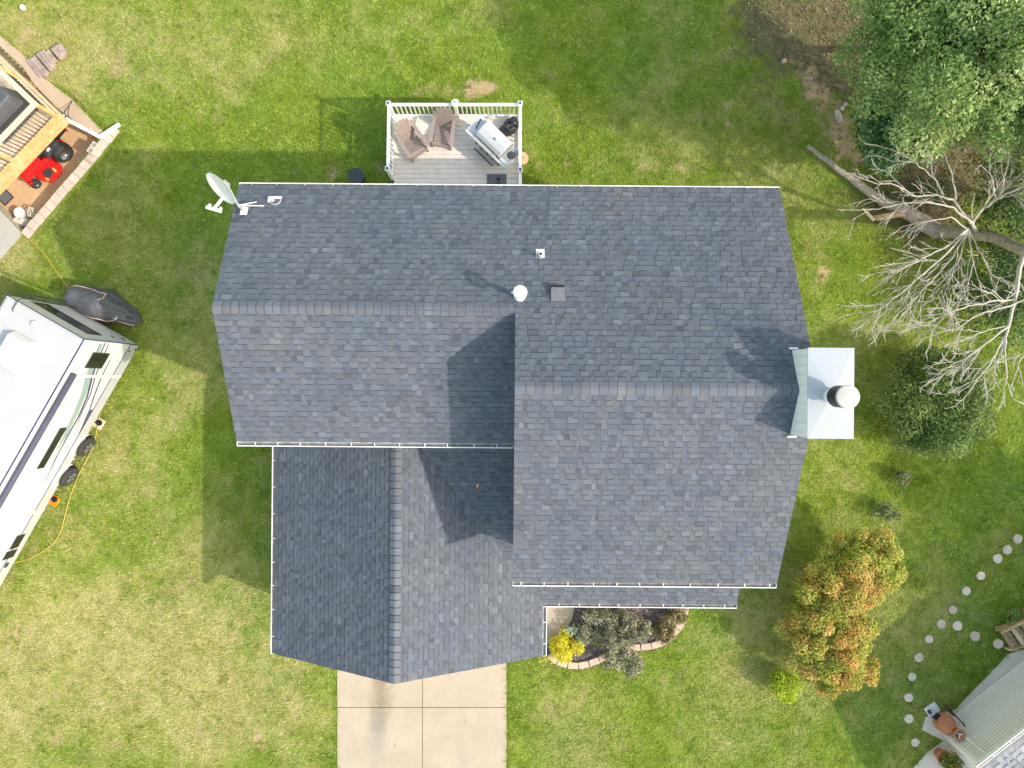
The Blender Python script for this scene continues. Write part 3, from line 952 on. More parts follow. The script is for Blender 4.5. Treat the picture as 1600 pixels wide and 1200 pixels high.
wallpart([(-6.4, 4.45), (6.2, 4.45), (6.2, YWR), (.36, YWR), (.36, YWF), (-6.4, YWF)], -.3, ZE - .12)
wallpart([(-6.4, YWF - .003), (.355, YWF - .003), (.355, -6.05), (.72, -6.05), (.72, -7.42), (-6.4, -7.42)], -.3, ZG - .12)
def gable_x(x0, x1, y0, y1, zb, yr, zr):
    MB().hull([(x0, y0, zb), (x0, y1, zb), (x0, yr, zr)], [(x1, y0, zb), (x1, y1, zb), (x1, yr, zr)]).build("gable", M['lap'], house)
gable_x(-6.4, -6.3, 4.45, YWF, ZE - .12, YR1, ZR1 - .16)
gable_x(6.1, 6.197, 4.45, YWR, ZE - .12, YR2, ZR2 - .16)
gable_x(.363, .46, 4.4, YWR, ZE - .12, YR2, ZR2 - .16)
MB().hull([(-6.35, -7.42, ZG - .12), (.70, -7.42, ZG - .12), (XGM, -7.42, ZGR - .14)], [(-6.35, -7.32, ZG - .12), (.70, -7.32, ZG - .12), (XGM, -7.32, ZGR - .14)]).build("gable", M['lap'], house)
for x in (1.3, 3.9, 6.2):
    MB().box((x, -6.1, (ZG - .1) / 2), (.13, .13, ZG - .12)).build("porch_post", M['vinyl'], house)
# soffits close the eaves from below
sf = MB()
wbox(sf, XL + .03, XR - .03, 4.455, YB - .01, ZE - .14, ZE - .122); wbox(sf, XL + .03, .3, YLF + .01, YWF - .005, ZE - .14, ZE - .122); wbox(sf, XM + .03, XR - .03, YRF + .01, YWR - .005, ZE - .14, ZE - .122)
sf.build("soffit", M['vinyl'], house)

# gutters: open K-style channels with spacer straps
M['channel_grey'] = pm("gutter_grey", (0.21, 0.205, 0.205), .95, .35, 9)
def gutter(A, B, out, first=.25, step=.63, w_=.115, seed=0):
    A, B, out = Vector(A), Vector(B), Vector(out)
    d = (B - A).normalized(); up = Vector((0, 0, 1))
    z = Vector((0, 0, -.035))
    def strip(mb, o0, o1, h0, h1):
        a0, a1 = A + z + out * o0, A + z + out * o1
        b0, b1 = B + z + out * o0, B + z + out * o1
        mb.hull([a0 + up * h0, b0 + up * h0, b1 + up * h0, a1 + up * h0], [a0 + up * h1, b0 + up * h1, b1 + up * h1, a1 + up * h1])
    mb = MB()
    strip(mb, .004, .012, -.09, .010)            # back
    strip(mb, .012, w_ - .004, -.098, -.090)     # bottom
    strip(mb, w_ - .006, w_, -.094, .0)          # front
    strip(mb, w_ - .018, w_ + .004, .001, .011)  # rolled lip
    for E, s in ((A, -1), (B, 1)):               # end caps
        p = E + z + d * (.004 * s)
        mb.hull([p + up * -.094 + out * .004, p + up * -.094 + out * w_, p + d * .006 * s + up * -.094 + out * w_, p + d * .006 * s + up * -.094 + out * .004],
                [p + up * .010 + out * .004, p + up * .012 + out * w_, p + d * .006 * s + up * .012 + out * w_, p + d * .006 * s + up * .010 + out * .004])
    g = mb.build("gutter", M['white'], house)
    L = (B - A).length
    s = first
    while s < L - .1:
        p = A + d * s + z + up * .0125
        MB().bar(p + out * -.02 + up * .022, p + out * (w_ - .004), .017, .004).build("gutter_strap", M['white'], g)
        s += step * rng.uniform(.88, 1.12)
    gm = MB(); strip(gm, .013, w_ - .007, -.075, -.052); gm.build("gutter_grey", M['channel_grey'], g)  # plain grey strip laid inside the channel
    return g
GREY_ = pm("gutter_grey", (0.26, 0.25, 0.245), .95, .35, 9)
gutter((XL, YB - .05, ZE - .012), (XR, YB - .05, ZE - .012), (0, 1, 0), .3, .66)
gutter((XL, YLF, ZE), (XM - .03, YLF, ZE), (0, -1, 0), .45, .6)
gutter((XM, YRF, ZE), (XR, YRF, ZE), (0, -1, 0), .2, .62)
gutter((XGL, YGF, ZG), (XGL, YLF - .05, ZG), (-1, 0, 0), .5, .72)
gutter((XGR, YGF, ZG), (XGR, YPF - .12, ZG), (1, 0, 0), .35, .62)
gutter((XGR + .01, YPF, ZG), (XPR, YPF, ZG), (0, -1, 0), .45, .6)

# roof furniture ------------------------------------------------------------
def roof_z(y): return ZE + PITCH * (YB - y)
def on_back(px, py, up=0.0):
    z = 6.5
    for _ in range(8):
        p = PL(px, py, z + up); z = roof_z(p.y)
    return Vector((p.x, p.y, z))
RX = Matrix.Rotation(math.atan(-PITCH), 3, 'X')
# small plumbing vent: square white flashing, rounded boot, open pipe
p = on_back(844, 398)
f_ = MB()
f_.box(p + RX @ Vector((0, .03, .012)), (.20, .24, .012), M=RX)
fl = f_.build("vent_flashing", M['vinyl'], house, bevel=.004)
MB().lathe([(.095, -.02), (.09, .05), (.062, .10), (.052, .11)], p + Vector((0, -.03, 0)), 20).build("rubber_boot", M['grey'], fl, smooth=True)
vp = MB()
vp.lathe([(.045, 0), (.045, .30), (.036, .30), (.036, .10)], p + Vector((0, -.03, 0)), 20); vp.build("vent_pipe", M['galv'], fl, angle=40)
MB().lathe([(.034, .25), (.034, .251)], p + Vector((0, -.03, 0)), 16).build("pipe_bore", M['black'], fl)
# tall cream flue with a round cap
p = on_back(812, 463)
MB().lathe([(.135, -.06), (.13, .06), (.10, .10), (.075, .13)], p, 24).build("flue_collar", M['vinyl'], house, smooth=True)
fu = MB().lathe([(.068, .0), (.068, .62)], p, 20).build("flue_pipe", M['vinyl'], house, angle=40)
MB().lathe([(.085, .60), (.155, .64), (.158, .72), (.14, .77), (.07, .795), (.004, .80)], p, 28).build("flue_cap", pm("cream_enamel", (0.80, 0.78, 0.71), .4, .03, 4), fu, angle=50)
MB().cyl(p + Vector((-.07, .02, .45)), p + Vector((-.19, .03, .45)), .022, n=8).build("side_stub", M['white'], fu)
# square slant-back vent
p = on_back(871, 459)
bv = MB()
bv.M = Matrix.Translation(p) @ RX.to_4x4()
bv.hull([(-.16, -.19, 0), (.16, -.19, 0), (.16, .13, 0), (-.16, .13, 0)], [(-.15, -.17, .03), (.15, -.17, .03), (.15, .11, .12), (-.15, .11, .12)])
bo = bv.build("box_vent", pm("slate_vent_metal", (0.15, 0.155, 0.17), .5, .1, 6), house, bevel=.006)
bb = MB(); bb.M = bv.M
bb.box((0, .128, .072), (.30, .055, .115)); bb.build("vent_grille", M['black'], bo)
# leaf-brown pod caught on the garage roof
p = PL(746, 759, 3.9)
zz = ZG + PPITCH * (p.y - YPF)
p = PL(746, 759, zz + .01)

# chimney chase with metal cap and round flue
CX0, CX1, CY0, CY1, CZ = 6.10, 7.06, -1.08, .80, 8.34
ch = MB(); wbox(ch, CX0 + .03, CX1 - .03, CY0 + .03, CY1 - .03, -.3, CZ - .02)
chim = ch.build("chimney", M['lap'], house)
# pale metal cladding on the roof side with upright ribs
M['clad'] = pm("pale_blue_cladding", (0.86, 0.90, 0.93), .5, .03, 2)
cl = MB(); wbox(cl, CX0 - .004, CX0 + .029, CY0 + .02, CY1 - .02, 6.9, CZ - .02)
cl.build("metal_cladding", M['clad'], chim)
y = CY0 + .12
while y < CY1 - .05:
    MB().box((CX0 - .008, y, 7.75), (.008, .012, 1.1)).build("cladding_rib", M['galv'], chim); y += .20
lidm = pm("white_chase_cover", (0.385, 0.415, 0.45), .45, .04, 2.0, dirt=(0.42, 0.39, 0.33), dirt_amt=.5, dscale=1.5)
ct = MB()
cxm, cym = (CX0 + CX1) / 2, (CY0 + CY1) / 2
ct.hull([(CX0, CY0, CZ - .06), (CX1, CY0, CZ - .06), (CX1, CY1, CZ - .06), (CX0, CY1, CZ - .06)], [(CX0, CY0, CZ), (CX1, CY0, CZ), (CX1, CY1, CZ), (CX0, CY1, CZ)])
cp0 = (6.58, -.20)
ct.add([(CX0 + .004, CY0 + .004, CZ + .001), (CX1 - .004, CY0 + .004, CZ + .001), (CX1 - .004, CY1 - .004, CZ + .001), (CX0 + .004, CY1 - .004, CZ + .001), (cp0[0], cp0[1], CZ + .035)], [(0, 1, 4), (1, 2, 4), (2, 3, 4), (3, 0, 4)])
cover = ct.build("chase_cover", lidm, chim)
for yy, s in ((CY0, -1), (CY1, 1)):
    zc = ZR2 - abs(yy - YR2) * PITCH
    MB().box((CX0 + .02, yy + .022 * s, zc + .05), (.20, .04, .012), M=Matrix.Rotation(math.atan(PITCH) * -s, 3, 'X')).build("flashing", M['galv'], chim)
fl = MB().lathe([(.17, 0), (.16, .04), (.15, .06), (.15, .30)], (cp0[0], cp0[1], CZ), 28).build("flue", M['galv'], chim, angle=40)
MB().lathe([(.165, .27), (.222, .31), (.222, .70), (.2, .71)], (cp0[0], cp0[1], CZ), 28).build("spark_screen", M['black'], chim, angle=40)
MB().lathe([(.232, .71), (.236, .75), (.225, .775), (.12, .80), (.004, .81)], (cp0[0], cp0[1], CZ), 32).build("flue_cap", pm("weathered_cap", (0.46, 0.45, 0.43), .5, .08, 4, dirt=(0.5, 0.38, 0.28), dirt_amt=.5, dscale=4), chim, angle=50)

# ------------------------------------------------------------------ satellite dish on the back corner of the roof
base = P(378, 326, 6.2)
dish = thing("satellite_dish", "white oval satellite dish on a bent mast at the roof corner", "satellite dish", (base.x, base.y, 6.05))
D0 = P(349.5, 291, 6.75) - Vector((base.x, base.y, 6.05))
nrm = Vector((-.60, -.74, .50)).normalized()
xa = Vector((.74, -.60, 0)).normalized(); ya = nrm.cross(xa).normalized()
Md = Matrix((xa, ya, nrm)).transposed()
prof = [(.002, .0), (.12, .006), (.24, .026), (.34, .055), (.42, .088), (.427, .094), (.418, .094), (.33, .065), (.23, .036), (.11, .016), (.002, .010)]
MB().lathe([(r_, z_) for r_, z_ in prof], D0, 40, M=Md, sy=.92).build("reflector", pm("dish_paint", (.72, .71, .68), .5, .05, 3, dirt=(.42, .40, .37), dirt_amt=.5, dscale=6), dish, smooth=True)
bk = D0 - nrm * .06
mst = MB(); mst.tube([Vector((0, 0, 0)), Vector((-.02, .02, .30)), bk - Vector((0, 0, .12)), bk], .03, 10); mst.build("mast", M['grey'], dish, smooth=True)
MB().box(bk, (.16, .16, .12), M=Md).build("back_bracket", M['grey'], dish, bevel=.01)
lo = D0 - ya * .36 + nrm * .02
tip = P(334, 327, 6.75) - Vector((base.x, base.y, 6.05))
MB().bar(lo, tip, .055, .04).build("feed_arm", M['vinyl'], dish)
ld = (tip - lo).normalized(); sd = ld.cross(Vector((0, 0, 1))).normalized()
ln = MB()
for s in (-.13, 0, .13):
    ln.cyl(tip + sd * s, tip + sd * s - ld * .11 + Vector((0, 0, .03)), .042, .034, 12)
ln.bar(tip - sd * .18, tip + sd * .18, .07, .05)
ln.build("feed_horns", M['white'], dish, angle=40)
ft = MB(); ft.box((0, -.02, .02), (.17, .22, .02), M=RX); ft.box((.03, .02, .08), (.05, .09, .12)); ft.build("foot", M['white'], dish, bevel=.006)
for q_ in ((405, 316), (392, 309)):
    e_ = P(q_[0], q_[1], 6.2); e_ = Vector((e_.x - base.x, e_.y - base.y, .0)); e_.z = roof_z(e_.y + base.y) - 6.05 + .02
    MB().cyl(Vector((-.02, .03, .34)), e_, .014, n=8).build("strut", M['galv'], dish)

# spare dish foot on the shingles nearby
q_ = P(429, 313, 6.1); zz = roof_z(q_.y) ; q_ = P(429, 313, zz)
mt = thing("roof_mount", "white ring-shaped roof mount lying on the shingles beside the dish", "roof mount", (q_.x, q_.y, roof_z(q_.y)))
mb = MB(); mb.box((0, .07, .02), (.34, .07, .02), M=RX); mb.box((-.12, .02, .03), (.08, .16, .03), M=RX); mb.build("plate", M['white'], mt, bevel=.006)
rg = MB(); rg.tube([RX @ Vector((.02 + .12 * math.cos(a), -.02 + .12 * math.sin(a), .03)) for a in np.linspace(R(150), R(400), 18)], .022, 8); rg.build("ring", M['grey'], mt, smooth=True)
MB().cyl(RX @ Vector((-.03, -.03, .02)), RX @ Vector((-.09, .02, .11)), .03, n=10).build("stub", M['white'], mt)

pod = thing("dry_leaf", "tiny orange dry leaf lying in the shade on the garage roof", "leaf", (0, 0, 0))
zl = ZG + PPITCH * (PL(746, 759, 4.0).y - YPF) + .02
a_, b_ = P(747.5, 755.5, zl + .02), P(745, 762, zl)
MB().ribbon([a_, (a_ + b_) / 2 + Vector((0, 0, .01)), b_], [.012, .026, .006], (0, 0, 1), .004).build("blade", pm("dry_leaf", (0.75, 0.42, 0.2), .7), pod, world=True)
MB().tube([b_, b_ + Vector((-.01, -.05, .0))], .004, 5).build("stalk", M['oldwood'], pod, world=True)
pod.location = (a_.x, a_.y, zl)
for c in pod.children:
    for v_ in c.data.vertices: v_.co -= Vector((a_.x, a_.y, zl))

# ------------------------------------------------------------------ back deck with white railing
ZD = 1.30; ZRL = 2.22
dk = thing("deck", "small raised back deck of pale grey boards with white railing", "deck", (-1.7, 6.4, 0))
DX0, DX1, DY0, DY1 = -3.60, 0.24, 4.40, 8.17
M['board'] = pm("pale_composite_board", (0.70, 0.63, 0.575), .75, .08, 5, bump=.15, dirt=(0.58, 0.53, 0.49), dirt_amt=.5, dscale=1.4)
y = DY1; k = 0
while y - .14 > DY0:
    MB().box(((DX0 + DX1) / 2, y - .07, ZD - .014), (DX1 - DX0, .139, .028)).build("board", M['board'], dk, bevel=.004, world=True)
    y -= .1455; k += 1
fr = MB(); wbox(fr, DX0 + .02, DX1 - .02, DY0, DY1 - .02, ZD - .25, ZD - .032); fr.build("joist_frame", M['vinyl'], dk, world=True)
for x, y in ((DX0 + .15, DY1 - .15), (DX1 - .15, DY1 - .15), (-1.7, DY1 - .15), (DX0 + .15, 5.6), (DX1 - .15, 5.6)):
    MB().box((x, y, (ZD - .25) / 2), (.12, .12, ZD - .25)).build("support_post", M['vinyl'], dk, world=True)
ysl = 6.27
posts = [(DX0, DY1, 0), (-1.66, DY1, 1), (DX1, DY1, 0), (DX0 - .03, ysl, 0), (DX1, ysl - .03, 0)]
M['solar'] = pm("dark_solar_cap", (0.10, 0.10, 0.12), .25, .3, 40)
for x, y, rnd in posts:
    po = MB().box((x, y, ZD + .51), (.10, .10, 1.02)).build("post", M['vinyl'], dk, bevel=.005, world=True)
    if rnd:
        MB().lathe([(.08, 1.02), (.11, 1.035), (.12, 1.06), (.10, 1.09), (.04, 1.12), (.004, 1.125)], (x, y, ZD), 24).build("round_cap", M['white'], po, world=True, smooth=True)
        MB().lathe([(.022, 1.11), (.02, 1.14), (.004, 1.145)], (x, y, ZD), 10).build("finial", M['black'], po, world=True)
    else:
        MB().box((x, y, ZD + 1.035), (.135, .135, .03)).build("post_cap", M['white'], po, bevel=.006, world=True)
        MB().box((x, y, ZD + 1.055), (.075, .075, .012)).build("solar_panel", M['solar'], po, world=True)
def rail(a, b, step=.128):
    a, b = Vector((a[0], a[1], 0)), Vector((b[0], b[1], 0))
    d = (b - a).normalized(); L = (b - a).length
    Z = lambda p, z: Vector((p.x, p.y, z))
    MB().bar(Z(a + d * .05, ZRL), Z(b - d * .05, ZRL), .088, .045).build("top_rail", M['vinyl'], dk, bevel=.006, world=True)
    MB().bar(Z(a + d * .05, ZD + .10), Z(b - d * .05, ZD + .10), .06, .045).build("bottom_rail", M['vinyl'], dk, world=True)
    n = round((L - .1) / step)
    for k in range(1, n):
        p = a + d * (.05 + k * (L - .1) / n)
        MB().box((p.x, p.y, (ZRL + ZD + .10) / 2), (.032, .032, ZRL - ZD - .148), rz=math.atan2(d.y, d.x)).build("baluster", M['vinyl'], dk, world=True)
rail((DX0, DY1), (-1.66, DY1)); rail((-1.66, DY1), (DX1, DY1)); rail((DX0, DY1), (DX0 - .03, ysl)); rail((DX1, DY1), (DX1, ysl - .03)); rail((DX1, ysl - .03), (DX1, 4.5))
sp = MB()
for k in range(4):
    sp.box((DX0 - .25 - .27 * k, 5.25, ZD - .19 * (k + 1) - .02), (.30, 1.0, .05))
sp.build("stair_treads", M['board'], dk, world=True)

# adirondack chair
def chair(label, loc, rz):
    c = thing("adirondack_chair", label, "chair", loc, rz, "resin chairs on the deck")
    m = M['brownplastic']
    # front faces +x; back leans to -x
    n = 6
    for k in range(n):                       # seat slats across
        x = .34 - k * .098
        z = .36 - (.34 - x) * .28 - (.02 if k == 0 else 0)
        MB().box((x, 0, z), (.086, .50, .022), M=Matrix.Rotation(-.27 if k else .3, 3, 'Y')).build("seat_slat", m, c, bevel=.006)
    for k in range(7):                       # fanned back slats
        t_ = (k - 3) / 3
        L = .80 - .17 * t_ * t_ - (.04 if abs(t_) == 1 else 0)
        a = Vector((-.20, t_ * .20, .22)); b = Vector((-.20 - .42 * L, t_ * .305, .22 + .90 * L))
        u = (b - a).normalized()
        nn = Vector((.90, 0, .42)).normalized()
        s = u.cross(nn).normalized()
        w0, w1 = .032, .048
        e = a + u * (b - a).length
        r_ = [a - s * w0, a + s * w0, e + s * w1 - u * .05, e + s * w1 * .5, e - s * w1 * .5, e - s * w1 - u * .05]
        mb = MB(); mb.hull([p - nn * .01 for p in r_], [p + nn * .01 for p in r_]); mb.build("back_slat", m, c)
    for s in (-1, 1):
        mb = MB()
        poly = [(-.42, .285), (-.38, .245), (.22, .255), (.34, .23), (.41, .27), (.42, .35), (.36, .40), (.20, .385), (-.30, .345), (-.41, .33)]
        mb.prism([(x, y * s) for x, y in poly], .545, .570); mb.build("armrest", m, c, bevel=.006)
        MB().hull([(.30, .28 * s - .014, 0), (.40, .28 * s - .014, 0), (.40, .28 * s + .014, 0), (.30, .28 * s + .014, 0)], [(.27, .28 * s - .014, .545), (.38, .28 * s - .014, .545), (.38, .28 * s + .014, .545), (.27, .28 * s + .014, .545)]).build("front_leg", m, c)
        MB().hull([(-.58, .25 * s - .014, 0), (-.48, .25 * s - .014, 0), (-.48, .25 * s + .014, 0), (-.58, .25 * s + .014, 0)], [(.40, .25 * s - .014, .28), (.40, .25 * s - .014, .37), (.40, .25 * s + .014, .37), (.40, .25 * s + .014, .28)]).build("rear_leg", m, c)
    MB().box((.405, 0, .31), (.022, .52, .11)).build("front_apron", m, c)
    MB().box((-.30, 0, .42), (.03, .60, .06)).build("back_brace", m, c)
    return c
def dirang(px0, py0, px1, py1): return math.atan2(-(py1 - py0), px1 - px0)
c1 = P(644, 222, ZD + .4)
chr_ = chair("brown slatted resin chair in the deck's corner, facing the house at an angle", (c1.x, c1.y, ZD), dirang(628, 198, 660, 246))
c2 = P(692, 206, ZD + .4)
dup(chr_, (c2.x, c2.y, ZD), dirang(699, 180, 690, 232), "brown slatted resin chair standing square beside the grill")

# gas grill: lid seen from above, side shelves, control panel, doors
g0 = P(772, 218, ZD + .9)
grill = thing("gas_grill", "large stainless gas grill with closed lid and two side shelves on the deck", "grill", (g0.x, g0.y, ZD), dirang(736, 186, 800, 248))
grill.scale = (1.12, 1.08, 1.0)
M['lid'] = pm("brushed_lid", (0.50, 0.505, 0.525), .4, .05, 3)
# local x along the grill, local -y is the front (towards the house)
bx = MB(); bx.box((0, .02, .38), (.80, .50, .62)); bx.build("cabinet", M['steel'], grill, bevel=.01)
MB().box((0, -.245, .38), (.78, .012, .56)).build("cabinet_doors", M['dark'], grill, bevel=.004)
fb = MB(); fb.box((0, .02, .76), (.84, .54, .16)); fb.build("firebox", M['dark'], grill, bevel=.01)
ld_ = MB()
sec = [(-.27, .84), (-.26, .97), (-.18, 1.06), (-.02, 1.10), (.16, 1.08), (.26, 1.00), (.28, .84)]
n = len(sec)
ld_.hull([(-.42, y, z) for y, z in sec], [(.42, y, z) for y, z in sec])
lid = ld_.build("lid", M['lid'], grill, bevel=.012)
MB().box((.04, -.02, 1.104), (.075, .035, .006), M=Matrix.Rotation(-.1, 3, 'X')).build("thermometer_badge", M['dark'], lid)
hb = MB(); hb.tube([(-.33, -.27, .97), (-.33, -.33, .98), (.33, -.33, .98), (.33, -.27, .97)], .014, 8); hb.build("lid_handle", M['steel'], lid, smooth=True)
pn = MB(); pn.box((0, -.33, .80), (1.46, .07, .10)); pn.build("control_panel", M['lid'], grill, bevel=.01)
for k, x in enumerate((-.30, -.10, .10, .30, .52)):
    kb_ = MB(); kb_.cyl((x, -.362, .79), (x, -.41, .785), .030, .026, 14); kb_.build("knob", M['dark'], grill, angle=40)
for s in (-1, 1):
    sh = MB(); sh.box((.58 * s, 0, .80), (.30, .54, .035)); so_ = sh.build("side_shelf", M['lid'], grill, bevel=.008)
    if s > 0:
        MB().box((.585, .02, .822), (.25, .38, .012)).build("burner_pan", M['grey'], so_, bevel=.004)
        MB().lathe([(.105, .83), (.11, .842), (.07, .85), (.004, .85)], (.60, .03, 0), 20).build("burner", M['dark'], so_, angle=40)
    else:
        MB().box((-.60, .03, .826), (.03, .30, .014), rz=.25).build("tool_slot", M['dark'], so_)
for sx in (-1, 1):
    for sy in (-1, 1):
        MB().cyl((.36 * sx - .015, .20 * sy, .035), (.36 * sx + .015, .20 * sy, .035), .035, n=12).build("caster", M['black'], grill)
MB().box((-.02, -.43, .30), (.70, .03, .04)).build("towel_bar", M['dark'], grill)

# crumpled black bag (lumpy closed surface)
def lump(name, c, r, mat, parent, seed, amp=.3, nu=18, nv=12, rot=0, squash_bottom=0.0):
    rs = random.Random(seed)
    ks = [(Vector((rs.gauss(0, 1), rs.gauss(0, 1), rs.gauss(0, 1))).normalized(), rs.uniform(2, 5), rs.uniform(0, 6)) for _ in range(7)]
    vs, fs = [], []
    for i in range(nv + 1):
        th = math.pi * i / nv
        for j in range(nu):
            a = 2 * math.pi * j / nu
            d = Vector((math.sin(th) * math.cos(a), math.sin(th) * math.sin(a), math.cos(th)))
            k = 1 + amp * sum(abs(math.sin(f * d.dot(v) + p_)) - .5 for v, f, p_ in ks) / 3
            q_ = Vector((d.x * r[0] * k, d.y * r[1] * k, d.z * r[2] * k))
            if q_.z < -r[2] * (1 - squash_bottom) and squash_bottom: q_.z = -r[2] * (1 - squash_bottom)
            q_ = Matrix.Rotation(rot, 3, 'Z') @ q_
            vs.append(q_ + Vector(c))
    for i in range(nv):
        for j in range(nu):
            fs.append((i * nu + j, (i + 1) * nu + j, (i + 1) * nu + (j + 1) % nu, i * nu + (j + 1) % nu))
    mb = MB(); mb.add(vs, fs)
    return mb.build(name, mat, parent, smooth=True)
b0 = P(796, 198, ZD + .2)
bag = thing("black_bag", "crumpled black bag stuffed in the deck corner behind the grill", "bag", (b0.x, b0.y, ZD))
lump("sack", (0, 0, .15), (.27, .18, .20), M['blackbag'], bag, 3, .5, 26, 16, R(35), .25)
lump("folded_top", (.10, .14, .22), (.20, .12, .14), M['blackbag'], bag, 8, .5, 20, 12, R(10))
tb = MB(); tb.tube([(-.2, .02, .2), (-.1, -.08, .36), (.08, -.02, .38), (.22, .1, .28)], .012, 6); tb.build("strap", M['black'], bag, smooth=True)

# door mat with a dark printed star and wreath
m0 = P(776, 285, ZD)
dm = thing("door_mat", "grey door mat with dark print, half hidden under the roof edge", "door mat", (m0.x, m0.y, ZD))
MB().box((0, 0, .010), (.60, .50, .012)).build("pad", M['mat'], dm, bevel=.004)
pr = MB()
for a in (R(28), R(-28), R(90)):
    d = Vector((math.cos(a), math.sin(a), 0)); s = Vector((-d.y, d.x, 0)); c_ = Vector((.05, .10, .0175))
    pr.add([c_ - d * .10, c_ - s * .025, c_ + d * .10, c_ + s * .025], [(0, 1, 2, 3)])
pr.tube([Vector((.05 + .075 * math.cos(a), -.07 + .06 * math.sin(a), .016)) for a in np.linspace(0, 6.28, 20)], .016, 6)
pr.build("print", M['black'], dm)

# dark bin standing on the lawn at the back eave
q_ = P(559, 279, .2)
bn = thing("round_bin", "dark round bin on the grass beside the deck, half under the eave", "bin", (q_.x, q_.y, 0))
MB().lathe([(.20, .0), (.25, .42), (.262, .42), (.262, .45), (.24, .45), (.20, .06), (.01, .05)], (0, 0, 0), 28).build("shell", pm("dark_bin", (0.035, 0.028, 0.026), .6, .2), bn, angle=40)
MB().lathe([(.262, .44), (.268, .455), (.25, .458)], (0, 0, 0), 28).build("rim", M['dark'], bn)

# tan paver showing beside the deck post
q_ = P(828, 247, .05)
pv = thing("round_paver", "round tan paver on the grass against the deck's right side", "paver", (q_.x - .26, q_.y, 0))
MB().lathe([(.21, -.02), (.21, .045), (.20, .055), (.004, .056)], (0, 0, 0), 24).build("disc", pm("tan_paver", (0.60, 0.42, 0.24), .9, .15, 8, bump=.3), pv, angle=40)

# ------------------------------------------------------------------ travel trailer parked on the lawn
RVO = Vector((-11.80, 1.23, 0))
RVA = Vector((-.498, -.867, 0)).normalized()
RVROT = math.atan2(RVA.y, RVA.x)
rv = thing("travel_trailer", "long white travel trailer with navy stripes parked on the lawn", "trailer", RVO, RVROT)
RVL, RVW, ZB, ZT = 9.6, 2.46, .55, 3.42
RVI = rootmat(rv).inverted()


def side(px, py, out=0.0):
    """Pixel to local point on the house-facing side (local y = out)."""
    ax, ay = (px - 800) / F, -(py - 600) / F
    o_ = RVO + Vector((-RVA.y, RVA.x, 0)) * out
    # a*D = O + A*x
    det = ax * (-RVA.y) + RVA.x * ay
    D = (o_.x * (-RVA.y) + RVA.x * o_.y) / det
    x = (ax * D - o_.x) / RVA.x if abs(RVA.x) > .3 else (ay * D - o_.y) / RVA.y
    return Vector((x, out, H - D))


def rear(px, py, out=0.0):
    B = Vector((RVA.y, -RVA.x, 0))          # local -y in world
    o_ = RVO - RVA * out
    ax, ay = (px - 800) / F, -(py - 600) / F
    det = ax * (-B.y) + B.x * ay
    D = (o_.x * (-B.y) + B.x * o_.y) / det
    s = (ax * D - o_.x) / B.x
    return Vector((-out, -s, H - D))

bx = MB(); bx.box((RVL / 2, -RVW / 2, (ZB + ZT) / 2), (RVL, RVW, ZT - ZB)); bx.build("body", M['rv'], rv, bevel=.03)
rf = MB(); rf.hull([(.03, -RVW + .03, ZT + .002), (RVL, -RVW + .03, ZT + .002), (RVL, -.03, ZT + .002), (.03, -.03, ZT + .002)], [(.05, -RVW + .08, ZT + .03), (RVL, -RVW + .08, ZT + .03), (RVL, -.08, ZT + .03), (.05, -.08, ZT + .03)])
rvroof = rf.build("roof", M['rvroof'], rv, bevel=.01)
tr_ = MB(); tr_.bar((0, .004, ZT - .0), (RVL, .004, ZT), .02, .035); tr_.build("roof_trim", M['navy'], rv)
tr_ = MB(); tr_.bar((-.008, 0, ZT), (-.008, -RVW, ZT), .02, .035); tr_.bar((-.008, .0, ZB), (-.008, 0, ZT), .025, .02, up=(1, 0, 0)); tr_.build("corner_trim", M['navy'], rv)
# grey skirt along the bottom with a navy line above it
NS = (0, 1, 0)
sk = MB(); sk.box((RVL / 2, .006, .79), (RVL - .04, .012, .46)); sk.build("skirt", M['rvgrey'], rv)
MB().box((RVL / 2, .0075, 1.03), (RVL - .04, .015, .022)).build("belt_line", M['navy'], rv)
# rear window
rw_ = [rear(*q_, .004) for q_ in ((34.5, 468), (66, 471), (163.5, 526), (135, 525))]
zs = [p.z for p in rw_]
zlo, zhi = min(zs), max(zs)
ym = sorted(p.y for p in rw_)
wf = MB(); wf.box((-.006, (ym[0] + ym[-1]) / 2, 2.3), (.012, 1.86, .78)); wfr = wf.build("rear_window", M['dark'], rv, bevel=.004)
MB().box((-.013, (ym[0] + ym[-1]) / 2, 2.3), (.008, 1.78, .70)).build("pane", M['glass'], wfr)
# side windows
def window(c0, c1, c2, c3, name="window", t=.012):
    pts = [side(*c, 0) for c in (c0, c1, c2, c3)]
    xs_ = [p.x for p in pts]; zs_ = [p.z for p in pts]
    cx, cz = sum(xs_) / 4, sum(zs_) / 4
    wx = (max(xs_) - min(xs_)) * .5 + (sorted(xs_)[2] - sorted(xs_)[1]) * .5
    wz = (sorted(zs_)[2] + sorted(zs_)[3] - sorted(zs_)[0] - sorted(zs_)[1]) / 2
    f_ = MB().box((cx, t / 2, cz), (wx, t, wz)).build(name, M['dark'], rv, bevel=.05, seg=3)
    g_ = MB().box((cx, t + .004, cz), (wx - .07, .008, wz - .07)).build("pane", M['glass'], f_, bevel=.03, seg=3)
    MB().box((cx, t + .010, cz), (.02, .004, wz - .08)).build("mullion", M['black'], f_)
    return f_
window((144, 551), (172, 551), (159, 575.5), (132, 575.5))
window((94, 668), (104, 668), (68, 732), (57, 732))
window((26, 838), (40, 832), (28, 856), (14, 858))
window((10, 862), (27, 857), (20, 872), (4, 874))
